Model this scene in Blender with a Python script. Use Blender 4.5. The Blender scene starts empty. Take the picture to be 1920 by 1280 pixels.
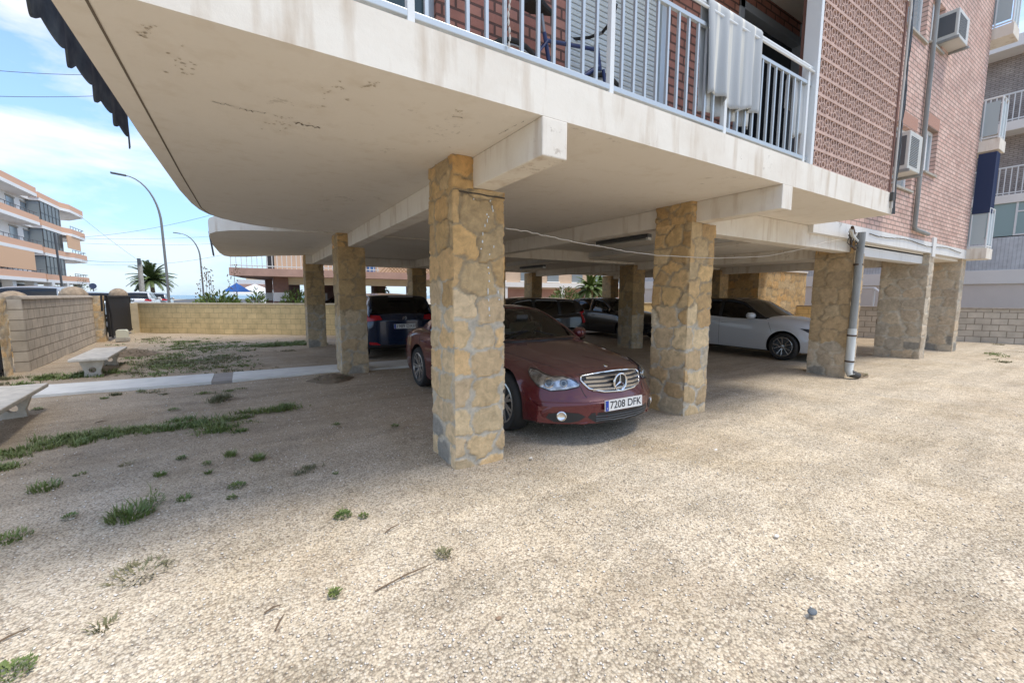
EXPO=1.12;SKY=.15;CLD=4.0;SUNE=1.6;SUNA=20.
import bpy, bmesh, math, random
import numpy as np
from mathutils import Vector, Matrix
from mathutils.bvhtree import BVHTree
R = math.radians
sc = bpy.context.scene
# ------------------------------------------------------------------ camera
cd = bpy.data.cameras.new('camera'); cam = bpy.data.objects.new('camera', cd); sc.collection.objects.link(cam)
sc.camera = cam
F_ = 788.26; PITCH = .1082; YAW = .562; ROLL = .0029
cd.sensor_width = 36; cd.lens = F_/1920*36; cd.clip_start = .05; cd.clip_end = 3000
_F = np.array([math.sin(YAW)*math.cos(PITCH), math.cos(YAW)*math.cos(PITCH), -math.sin(PITCH)])
_R = np.array([math.cos(YAW), -math.sin(YAW), 0.]); _U = np.cross(_R, _F)
_R, _U = _R*math.cos(ROLL)+_U*math.sin(ROLL), -_R*math.sin(ROLL)+_U*math.cos(ROLL)
m = Matrix(((_R[0], _U[0], -_F[0], 0), (_R[1], _U[1], -_F[1], 0), (_R[2], _U[2], -_F[2], 1.6), (0, 0, 0, 1)))
cam.matrix_world = m
def ray(u, v): return _F*F_+_R*(u-960)-_U*(v-640)
def atz(u, v, z=0.):
    d = ray(u, v); t = (z-1.6)/d[2]; return Vector((d[0]*t, d[1]*t, z))
def aty(u, v, y):
    d = ray(u, v); t = y/d[1]; return Vector((d[0]*t, y, 1.6+d[2]*t))
def atx(u, v, x):
    d = ray(u, v); t = x/d[0]; return Vector((x, d[1]*t, 1.6+d[2]*t))
# ------------------------------------------------------------------ light
sc.render.resolution_x = 1024; sc.render.resolution_y = 682
sc.view_settings.view_transform = 'Standard'; sc.view_settings.look = 'None'
sc.view_settings.exposure = EXPO; sc.view_settings.gamma = 1
SUN_AZ = 138.; SUN_EL = 68.
w = bpy.data.worlds.new('World'); sc.world = w; w.use_nodes = True
nt = w.node_tree; nt.nodes.clear()
def N(nt, t, **k):
    n = nt.nodes.new(t)
    for a, b in k.items():
        if a == 'i':
            for c, d in b.items(): n.inputs[c].default_value = d
        else: setattr(n, a, b)
    return n
out = N(nt, 'ShaderNodeOutputWorld'); bg = N(nt, 'ShaderNodeBackground'); bg.inputs[1].default_value = SKY
sky = N(nt, 'ShaderNodeTexSky', sky_type='NISHITA'); sky.sun_disc = False
sky.sun_elevation = R(SUN_EL); sky.sun_rotation = R(SUN_AZ); sky.air_density = 1.0; sky.dust_density = .15; sky.ozone_density = 3.; sky.altitude = 600
tc = N(nt, 'ShaderNodeTexCoord'); mp = N(nt, 'ShaderNodeMapping'); mp.inputs['Scale'].default_value = (1.6, 1.6, 5.5); mp.inputs['Location'].default_value = (1.35, .7, .15)
n1 = N(nt, 'ShaderNodeTexNoise', i={'Scale': 2.1, 'Detail': 9., 'Roughness': .58, 'Distortion': .25})
rp = N(nt, 'ShaderNodeValToRGB'); rp.color_ramp.elements[0].position = .40; rp.color_ramp.elements[1].position = .60
mx = N(nt, 'ShaderNodeMix', data_type='RGBA'); mx.inputs[7].default_value = (CLD*1.02, CLD*.98, CLD*.92, 1)
L = nt.links.new
L(tc.outputs['Generated'], mp.inputs[0]); L(mp.outputs[0], n1.inputs['Vector']); L(n1.outputs[0], rp.inputs[0])
ml = N(nt, 'ShaderNodeMath', operation='MULTIPLY'); ml.inputs[1].default_value = .68
sx = N(nt, 'ShaderNodeSeparateXYZ'); L(tc.outputs['Generated'], sx.inputs[0])
lo_ = N(nt, 'ShaderNodeMapRange', i={1: .02, 2: .30, 3: .45, 4: 1.}); L(sx.outputs[2], lo_.inputs[0])
m0 = N(nt, 'ShaderNodeMath', operation='MULTIPLY'); L(rp.outputs[0], m0.inputs[0]); L(lo_.outputs[0], m0.inputs[1])
hz = N(nt, 'ShaderNodeMapRange', i={1: .0, 2: .35, 3: .85, 4: .0}); L(sx.outputs[2], hz.inputs[0])
mh = N(nt, 'ShaderNodeMix', data_type='RGBA'); mh.inputs[7].default_value = (CLD*.22, CLD*.42, CLD*.68, 1); L(sky.outputs[0], mh.inputs[6]); L(hz.outputs[0], mh.inputs[0])
L(m0.outputs[0], ml.inputs[0]); L(ml.outputs[0], mx.inputs[0]); L(mh.outputs[2], mx.inputs[6]); L(mx.outputs[2], bg.inputs[0]); L(bg.outputs[0], out.inputs[0])
sl = bpy.data.lights.new('sun', 'SUN'); sl.energy = SUNE; sl.angle = R(SUNA); sl.color = (1., .93, .81)
so = bpy.data.objects.new('sun', sl); sc.collection.objects.link(so)
sdir = Vector((math.sin(R(SUN_AZ))*math.cos(R(SUN_EL)), math.cos(R(SUN_AZ))*math.cos(R(SUN_EL)), math.sin(R(SUN_EL))))
so.rotation_euler = sdir.to_track_quat('Z', 'Y').to_euler(); so.location = (0, 0, 30)

# ------------------------------------------------------------------ helpers
C = sc.collection
random.seed(7); rng = np.random.default_rng(5)
def empty(name, loc=(0, 0, 0), rz=0.):
    o = bpy.data.objects.new(name, None); o.location = loc; o.rotation_euler = (0, 0, rz); C.objects.link(o)
    o.empty_display_size = .2; return o
def tag(o, label=None, cat=None, group=None, kind=None):
    if label: o['label'] = label
    if cat: o['category'] = cat
    if group: o['group'] = group
    if kind: o['kind'] = kind
    return o
def rootloc(p):
    while p.parent: p = p.parent
    return p.location
class MB:
    def __init__(s): s.v = []; s.f = []; s.mi = []; s.m = 0
    def add(s, vs, fs):
        o = len(s.v); s.v += [tuple(v) for v in vs]; s.f += [tuple(i+o for i in f) for f in fs]; s.mi += [s.m]*len(fs); return s
    def box(s, x0, y0, z0, x1, y1, z1):
        return s.add([(x0, y0, z0), (x1, y0, z0), (x1, y1, z0), (x0, y1, z0), (x0, y0, z1), (x1, y0, z1), (x1, y1, z1), (x0, y1, z1)],
                     [(0, 3, 2, 1), (4, 5, 6, 7), (0, 1, 5, 4), (1, 2, 6, 5), (2, 3, 7, 6), (3, 0, 4, 7)])
    def obox(s, c, ax, ay, az, hx, hy, hz):
        c = Vector(c); ax = Vector(ax)*hx; ay = Vector(ay)*hy; az = Vector(az)*hz
        vs = [c+ax*i+ay*j+az*k for k in (-1, 1) for i, j in ((-1, -1), (1, -1), (1, 1), (-1, 1))]
        return s.add(vs, [(0, 3, 2, 1), (4, 5, 6, 7), (0, 1, 5, 4), (1, 2, 6, 5), (2, 3, 7, 6), (3, 0, 4, 7)])
    def tube(s, pts, r, n=8, cap=True):
        pts = [Vector(p) for p in pts]; rr = r if isinstance(r, (list, tuple)) else [r]*len(pts)
        o = len(s.v); k = len(pts); up = None
        for i, p in enumerate(pts):
            d = (pts[min(i+1, k-1)]-pts[max(i-1, 0)]).normalized()
            if up is None: up = Vector((0, 0, 1)) if abs(d.z) < .9 else Vector((1, 0, 0))
            a = d.cross(up).normalized(); up = a.cross(d).normalized()
            for j in range(n):
                t = 2*math.pi*j/n; s.v.append(tuple(p+(a*math.cos(t)+up*math.sin(t))*rr[i]))
        for i in range(k-1):
            for j in range(n):
                s.f.append((o+i*n+j, o+i*n+(j+1) % n, o+(i+1)*n+(j+1) % n, o+(i+1)*n+j)); s.mi.append(s.m)
        if cap:
            s.f.append(tuple(o+j for j in range(n))[::-1]); s.f.append(tuple(o+(k-1)*n+j for j in range(n))); s.mi += [s.m]*2
        return s
    def lathe(s, prof, c, ax=(0, 0, 1), n=24, cap=True):   # prof: (radius, along)
        ax = Vector(ax).normalized(); a = ax.orthogonal().normalized(); b = ax.cross(a); c = Vector(c); o = len(s.v); k = len(prof)
        for r, h in prof:
            for j in range(n):
                t = 2*math.pi*j/n; s.v.append(tuple(c+ax*h+(a*math.cos(t)+b*math.sin(t))*r))
        for i in range(k-1):
            for j in range(n):
                s.f.append((o+i*n+j, o+i*n+(j+1) % n, o+(i+1)*n+(j+1) % n, o+(i+1)*n+j)); s.mi.append(s.m)
        if cap: s.f.append(tuple(o+j for j in range(n))[::-1]); s.f.append(tuple(o+(k-1)*n+j for j in range(n))); s.mi += [s.m]*2
        return s
    def prism(s, poly, o, u, v, w):     # polygon (a,b) in plane o+a*u+b*v, extruded by vector w
        o = Vector(o); u = Vector(u); v = Vector(v); w = Vector(w); n = len(poly)
        p = [o+u*a+v*b for a, b in poly]; q = [x+w for x in p]
        return s.add(p+q, [tuple(range(n))[::-1], tuple(range(n, 2*n))]+[(i, (i+1) % n, n+(i+1) % n, n+i) for i in range(n)])
    def build(s, name, mat, parent=None, smooth=None, bevel=0, sub=None):
        me = bpy.data.meshes.new(name); vs = s.v
        if parent is not None and not sub:
            l = rootloc(parent); vs = [(v[0]-l.x, v[1]-l.y, v[2]-l.z) for v in vs]
        me.from_pydata(vs, [], s.f); mats = mat if isinstance(mat, (list, tuple)) else [mat]
        for mm in mats: me.materials.append(mm)
        me.polygons.foreach_set('material_index', s.mi)
        bm = bmesh.new(); bm.from_mesh(me); bmesh.ops.recalc_face_normals(bm, faces=bm.faces); bm.to_mesh(me); bm.free()
        if smooth:
            me.shade_smooth(); me.set_sharp_from_angle(angle=R(smooth))
        ob = bpy.data.objects.new(name, me); C.objects.link(ob)
        if parent is not None: ob.parent = parent
        if bevel:
            b = ob.modifiers.new('b', 'BEVEL'); b.width = bevel; b.segments = 2; b.limit_method = 'ANGLE'; b.angle_limit = R(40)
        return ob
def circ(r, n=24, cx=0, cy=0, a0=0): return [(cx+r*math.cos(a0+2*math.pi*i/n), cy+r*math.sin(a0+2*math.pi*i/n)) for i in range(n)]
X3 = (1, 0, 0); Y3 = (0, 1, 0); Z3 = (0, 0, 1)

# ------------------------------------------------------------------ materials
def mat(name, col, rough=.7, metal=0., **k):
    m = bpy.data.materials.new(name); m.use_nodes = True; b = m.node_tree.nodes['Principled BSDF']
    b.inputs['Base Color'].default_value = (*col, 1); b.inputs['Roughness'].default_value = rough; b.inputs['Metallic'].default_value = metal
    for a, c in k.items(): b.inputs[a].default_value = c
    return m
def nm(m): return m.node_tree, m.node_tree.nodes['Principled BSDF']
def vary(m, scale=3., amt=.25, bump=0., bscale=40., col2=None, detail=6., stretch=(1, 1, 1), lo=.35, hi=.7, coord='Object'):
    """noise between base colour and a second colour plus fine bump"""
    t, b = nm(m); l = t.links.new; c = b.inputs['Base Color'].default_value[:3]
    if col2 is None: col2 = [x*(1-amt) for x in c]
    tc = N(t, 'ShaderNodeTexCoord'); mp = N(t, 'ShaderNodeMapping'); mp.inputs['Scale'].default_value = stretch
    oi = N(t, 'ShaderNodeObjectInfo'); ad = N(t, 'ShaderNodeVectorMath', operation='ADD'); l(tc.outputs[coord], ad.inputs[0]); l(oi.outputs['Random'], ad.inputs[1]); l(ad.outputs[0], mp.inputs[0])
    n = N(t, 'ShaderNodeTexNoise', i={'Scale': scale, 'Detail': detail, 'Roughness': .6}); l(mp.outputs[0], n.inputs['Vector'])
    r = N(t, 'ShaderNodeValToRGB'); e = r.color_ramp.elements; e[0].position = lo; e[1].position = hi; e[0].color = (*c, 1); e[1].color = (*col2, 1)
    l(n.outputs[0], r.inputs[0]); l(r.outputs[0], b.inputs['Base Color'])
    if bump:
        n2 = N(t, 'ShaderNodeTexNoise', i={'Scale': bscale, 'Detail': 8., 'Roughness': .6}); l(mp.outputs[0], n2.inputs['Vector'])
        bp = N(t, 'ShaderNodeBump', i={'Strength': bump, 'Distance': .01}); l(n2.outputs[0], bp.inputs['Height']); l(bp.outputs[0], b.inputs['Normal'])
    return m
M = {}
# painted plaster with rain streaks and blotches
def plaster(name, col, stain, sa=.5):
    m = mat(name, col, .85); t, b = nm(m); l = t.links.new
    tc = N(t, 'ShaderNodeTexCoord')
    n0 = N(t, 'ShaderNodeTexNoise', i={'Scale': 1.3, 'Detail': 8., 'Roughness': .65}); l(tc.outputs['Object'], n0.inputs['Vector'])
    mp = N(t, 'ShaderNodeMapping'); mp.inputs['Scale'].default_value = (5, 5, .7); l(tc.outputs['Object'], mp.inputs[0])
    n1 = N(t, 'ShaderNodeTexNoise', i={'Scale': 1.3, 'Detail': 5., 'Roughness': .55}); l(mp.outputs[0], n1.inputs['Vector'])
    r0 = N(t, 'ShaderNodeMapRange', i={1: .42, 2: .72, 3: 0., 4: sa*.5}); l(n0.outputs[0], r0.inputs[0])
    r1 = N(t, 'ShaderNodeMapRange', i={1: .53, 2: .76, 3: 0., 4: sa}); l(n1.outputs[0], r1.inputs[0])
    a = N(t, 'ShaderNodeMath', operation='ADD'); l(r0.outputs[0], a.inputs[0]); l(r1.outputs[0], a.inputs[1]); a.use_clamp = True
    mx = N(t, 'ShaderNodeMix', data_type='RGBA'); mx.inputs[6].default_value = (*col, 1); mx.inputs[7].default_value = (*stain, 1)
    l(a.outputs[0], mx.inputs[0])
    # small peeled patches
    n3 = N(t, 'ShaderNodeTexNoise', i={'Scale': 9., 'Detail': 10., 'Roughness': .75}); l(tc.outputs['Object'], n3.inputs['Vector'])
    n4 = N(t, 'ShaderNodeTexNoise', i={'Scale': .9, 'Detail': 2.}); l(tc.outputs['Object'], n4.inputs['Vector'])
    mu = N(t, 'ShaderNodeMath', operation='MULTIPLY'); l(n3.outputs[0], mu.inputs[0]); l(n4.outputs[0], mu.inputs[1])
    r3 = N(t, 'ShaderNodeMapRange', i={1: .385, 2: .42, 3: 0., 4: .45}); l(mu.outputs[0], r3.inputs[0])
    m2 = N(t, 'ShaderNodeMix', data_type='RGBA'); m2.inputs[7].default_value = (stain[0]*.6, stain[1]*.6, stain[2]*.6, 1)
    l(mx.outputs[2], m2.inputs[6]); l(r3.outputs[0], m2.inputs[0]); l(m2.outputs[2], b.inputs['Base Color'])
    nb = N(t, 'ShaderNodeTexNoise', i={'Scale': 14., 'Detail': 9., 'Roughness': .7}); l(tc.outputs['Object'], nb.inputs['Vector'])
    bp = N(t, 'ShaderNodeBump', i={'Strength': .35, 'Distance': .006}); l(nb.outputs[0], bp.inputs['Height']); l(bp.outputs[0], b.inputs['Normal'])
    return m
M['fascia'] = plaster('cream_plaster', (.80, .75, .66), (.46, .35, .24), .66)
M['soffit'] = plaster('soffit_paint', (.80, .745, .66), (.66, .58, .47), .45)
M['white_paint'] = plaster('white_paint', (.74, .73, .70), (.50, .47, .42), .35)
def brick(name, col1, col2, mortar, axis='xz', sc=1., bw=.25, bh=.095, ms=.012, bump=.8, off=.5):
    m = mat(name, col1, .85); t, b = nm(m); l = t.links.new
    tc = N(t, 'ShaderNodeTexCoord'); sp = N(t, 'ShaderNodeSeparateXYZ'); cb = N(t, 'ShaderNodeCombineXYZ')
    l(tc.outputs['Object'], sp.inputs[0]); l(sp.outputs['X' if axis[0] == 'x' else 'Y'], cb.inputs[0]); l(sp.outputs['Z'], cb.inputs[1])
    bt = N(t, 'ShaderNodeTexBrick', i={'Color1': (*col1, 1), 'Color2': (*col2, 1), 'Mortar': (*mortar, 1), 'Scale': 1., 'Mortar Size': ms, 'Mortar Smooth': .15, 'Bias': 0., 'Brick Width': bw, 'Row Height': bh})
    bt.offset = off
    l(cb.outputs[0], bt.inputs['Vector'])
    n0 = N(t, 'ShaderNodeTexNoise', i={'Scale': 2.5, 'Detail': 8., 'Roughness': .65}); l(tc.outputs['Object'], n0.inputs['Vector'])
    mr = N(t, 'ShaderNodeMapRange', i={1: .3, 2: .75, 3: 1.15, 4: .70}); l(n0.outputs[0], mr.inputs[0])
    mx = N(t, 'ShaderNodeMix', data_type='RGBA', blend_type='MULTIPLY'); mx.inputs[0].default_value = 1; l(bt.outputs[0], mx.inputs[6]); l(mr.outputs[0], mx.inputs[7]); l(mx.outputs[2], b.inputs['Base Color'])
    iv = N(t, 'ShaderNodeMath', operation='SUBTRACT'); iv.inputs[0].default_value = 1.; l(bt.outputs['Fac'], iv.inputs[1])
    n5 = N(t, 'ShaderNodeTexNoise', i={'Scale': 60., 'Detail': 6.}); l(tc.outputs['Object'], n5.inputs['Vector'])
    ma = N(t, 'ShaderNodeMath', operation='MULTIPLY_ADD'); ma.inputs[1].default_value = .25; l(n5.outputs[0], ma.inputs[0]); l(iv.outputs[0], ma.inputs[2])
    bp = N(t, 'ShaderNodeBump', i={'Strength': bump, 'Distance': .012}); l(ma.outputs[0], bp.inputs['Height']); l(bp.outputs[0], b.inputs['Normal'])
    return m
M['brick'] = brick('red_brick', (.46, .22, .16), (.36, .15, .11), (.13, .07, .055))
M['brick_pale'] = brick('salmon_brick', (.71, .50, .42), (.61, .39, .32), (.31, .23, .19))  # brick lightened: veiling glare over this wall put into the colour
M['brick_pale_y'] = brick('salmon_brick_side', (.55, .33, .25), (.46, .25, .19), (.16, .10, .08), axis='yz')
M['block_yellow'] = brick('yellow_block', (.58, .46, .25), (.53, .41, .22), (.34, .26, .14), bw=.4, bh=.2, ms=.008, bump=.5)
M['block_grey'] = brick('grey_block', (.42, .37, .30), (.37, .32, .26), (.17, .14, .11), axis='yz', bw=.4, bh=.2, ms=.012, bump=.6)
M['alu'] = mat('grey_aluminium', (.50, .54, .56), .4, .5)
M['alu_white'] = mat('white_lacquer', (.72, .74, .74), .45)
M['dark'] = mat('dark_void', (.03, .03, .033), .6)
M['black_metal'] = mat('black_metal', (.012, .012, .014), .75, 0.)
M['concrete'] = vary(mat('concrete', (.47, .44, .38), .9), 6., .3, .6, 60.)
M['pvc'] = vary(mat('grey_pvc', (.33, .34, .33), .55), 5., .35, stretch=(1, 1, .3))
M['pvc_white'] = vary(mat('white_pvc', (.66, .68, .66), .5), 6., .3, stretch=(1, 1, .3))
M['rust'] = vary(mat('rusty_metal', (.12, .075, .05), .8, .2), 15., .5)
M['cable'] = mat('cable', (.06, .055, .05), .6)
M['cable_white'] = mat('white_cable', (.55, .52, .47), .6)
def leafmat(name, c, c2, tr=.35):
    m = mat(name, c, .55); vary(m, 2.2, .3, col2=c2); b = nm(m)[1]
    return m
M['grass'] = leafmat('weed_green', (.12, .18, .04), (.20, .22, .07)); M['drygrass'] = leafmat('dry_weed', (.22, .20, .10), (.12, .13, .06))
M['leaf'] = leafmat('leaf_green', (.07, .13, .025), (.16, .21, .05)); M['palm'] = leafmat('palm_green', (.07, .12, .035), (.14, .17, .06))
# flagstone: colours come from vertex attribute, fine grain from noise
m = mat('flagstone', (.4, .3, .2), .85); t, b = nm(m); l = t.links.new
va = N(t, 'ShaderNodeVertexColor'); va.layer_name = 'Col'; tc = N(t, 'ShaderNodeTexCoord')
n0 = N(t, 'ShaderNodeTexNoise', i={'Scale': 11., 'Detail': 10., 'Roughness': .7, 'Distortion': .6}); l(tc.outputs['Object'], n0.inputs['Vector'])
mr = N(t, 'ShaderNodeMapRange', i={1: .25, 2: .75, 3: .62, 4: 1.32}); l(n0.outputs[0], mr.inputs[0])
mx = N(t, 'ShaderNodeMix', data_type='RGBA', blend_type='MULTIPLY'); mx.inputs[0].default_value = 1; l(va.outputs[0], mx.inputs[6]); l(mr.outputs[0], mx.inputs[7]); l(mx.outputs[2], b.inputs['Base Color'])
n1 = N(t, 'ShaderNodeTexNoise', i={'Scale': 28., 'Detail': 12., 'Roughness': .72}); l(tc.outputs['Object'], n1.inputs['Vector'])
bp = N(t, 'ShaderNodeBump', i={'Strength': .8, 'Distance': .012}); l(n1.outputs[0], bp.inputs['Height']); l(bp.outputs[0], b.inputs['Normal'])
M['stone'] = m

def stone_box(name, x0, y0, x1, y1, z0, z1, parent, res=.016, size=.2, seed=1, pale=1.9, dark=False, faces='fl', grey=False):
    """pillar clad in irregular flagstones: cells, mortar and colours computed per vertex"""
    rg = np.random.default_rng(seed); V = []; Fc = []; COL = []
    hues = np.array([(.49, .38, .24), (.47, .36, .23), (.52, .42, .28), (.48, .38, .26), (.50, .40, .27), (.55, .40, .23), (.47, .41, .32), (.50, .40, .27), (.53, .43, .30)])
    hues = hues*np.array([1.10, 1.04, .94])
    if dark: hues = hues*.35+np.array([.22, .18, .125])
    if grey: hues = hues*.45+np.array([.22, .20, .175])  # haze over the farther front pillars mixed into the stone colours
    sides = [((x0, y0), (x1, y0)), ((x1, y0), (x1, y1)), ((x1, y1), (x0, y1)), ((x0, y1), (x0, y0))]
    nz = max(2, int((z1-z0)/res)); per = 0; grid = []
    # one strip running round the four faces so the corners stay closed
    pts = []
    for k, (a, b) in enumerate(sides):
        Ln = math.hypot(b[0]-a[0], b[1]-a[1]); n = max(2, int(Ln/res))
        nx, ny = (b[1]-a[1])/Ln, -(b[0]-a[0])/Ln
        for i in range(n): pts.append((a[0]+(b[0]-a[0])*i/n, a[1]+(b[1]-a[1])*i/n, per+Ln*i/n, k, nx, ny, i == 0))
        per += Ln
    U = np.array([p[2] for p in pts]); Zs = np.linspace(z0, z1, nz+1); UU, ZZ = np.meshgrid(U, Zs)
    K = np.array([p[3] for p in pts])
    # seeds per face (so stones break at the corners)
    H = np.zeros(UU.shape); colr = np.zeros(UU.shape+(3,)); off = 0
    wob = .011*np.sin(UU*19+ZZ*11+seed)+.014*np.sin(ZZ*33+UU*7)+.008*np.sin(UU*57-ZZ*41+seed*2)
    wob2 = .011*np.sin(UU*13-ZZ*23+seed)+.008*np.sin(ZZ*61+UU*37)
    for k, (a, b) in enumerate(sides):
        Ln = math.hypot(b[0]-a[0], b[1]-a[1]); ncell = int(Ln*(z1-z0)/(size*size*.95))+2
        # jittered rows with varying heights
        sx = []; z = z0-.05
        while z < z1+.1:
            h = size*rg.uniform(.55, 1.25); x = -rg.uniform(0, size)
            while x < Ln+size*.5:
                wd = size*rg.uniform(.8, 1.7); sx.append((off+x+wd/2+rg.normal(0, .02), z+h/2+rg.normal(0, .035))); x += wd
            z += h
        S = np.array(sx); ci = rg.integers(0, len(hues), len(S)); ch = hues[ci]*rg.uniform(.86, 1.16, (len(S), 1))
        tilt = rg.normal(0, .03, (len(S), 2)); lift = rg.uniform(.0, .008, len(S))
        cols = np.where(K == k)[0]
        u = (UU+wob)[:, cols]; zz = (ZZ+wob2)[:, cols]
        du = np.abs(u[..., None]-S[:, 0])*.85; dz = np.abs(zz[..., None]-S[:, 1])*1.1; d = (du**4.5+dz**4.5)**(1/4.5)
        ix = np.argsort(d, axis=2)[..., :2]; d1 = np.take_along_axis(d, ix[..., :1], 2)[..., 0]; d2 = np.take_along_axis(d, ix[..., 1:2], 2)[..., 0]
        e = d2-d1; i1 = ix[..., 0]
        zr = ZZ[:, cols]; low = (S[i1][..., 1]+.1*np.sin(S[i1][..., 0]*31+S[i1][..., 1]*17) < pale)
        mw = np.where(low, .022+.014*np.sin(u*17+zz*9), .014)
        fac = np.clip((e-mw)/.016, 0, 1); fac = fac*fac*(3-2*fac)
        stone = ch[i1].copy()
        sz = S[i1][..., 1]+rg.normal(0, .1, len(S))[i1]; stone = np.where((sz > pale)[..., None], stone*np.array([1.0, .88, .68]), stone*np.array([1.14, 1.13, 1.10]))
        dk = (zr < .45)[..., None]*(rg.uniform(0, 1, len(S))[i1] > (.72 if pale > 1.5 else .93))[..., None]
        stone = np.where(dk, np.array([.30, .28, .24]), stone)
        mor = np.where(low[..., None], np.array([.54, .48, .38]), np.array([.20, .15, .09]))
        bl = np.clip((zr-pale+.12*np.sin(u*9))/.1, 0, 1)[..., None]; mor = np.array([.54, .48, .38])*(1-bl)+np.array([.37, .285, .175])*bl
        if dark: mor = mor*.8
        colr[:, cols] = stone*fac[..., None]+mor*(1-fac[..., None])
        H[:, cols] = fac*(.008+1.2*lift[i1]+1.4*tilt[i1][..., 0]*(u-S[i1][..., 0])+tilt[i1][..., 1]*(zz-S[i1][..., 1]))
        off += Ln
    n = len(pts)
    H += .002*rg.standard_normal(H.shape)
    for r_ in range(nz+1):
        for c_ in range(n):
            p = pts[c_]; h = H[r_, c_]
            if p[6]: q = pts[c_-1]; V.append((p[0]+(p[4]+q[4])*h*.6, p[1]+(p[5]+q[5])*h*.6, Zs[r_]))
            else: V.append((p[0]+p[4]*h, p[1]+p[5]*h, Zs[r_]))
    for r_ in range(nz):
        for c_ in range(n):
            c2 = (c_+1) % n; Fc.append((r_*n+c_, r_*n+c2, (r_+1)*n+c2, (r_+1)*n+c_))
    Fc.append(tuple(nz*n+i for i in range(n)))
    l = rootloc(parent) if parent else Vector((0, 0, 0))
    me = bpy.data.meshes.new(name); me.from_pydata([(v[0]-l.x, v[1]-l.y, v[2]-l.z) for v in V], [], Fc); me.materials.append(M['stone'])
    at = me.color_attributes.new('Col', 'FLOAT_COLOR', 'POINT')
    cc = np.ones((len(V), 4)); cc[:, :3] = np.clip(colr.reshape(-1, 3), 0, 1); at.data.foreach_set('color', cc.ravel())
    me.shade_smooth(); me.set_sharp_from_angle(angle=R(50))
    ob = bpy.data.objects.new(name, me); C.objects.link(ob)
    if parent: ob.parent = parent
    return ob
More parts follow.
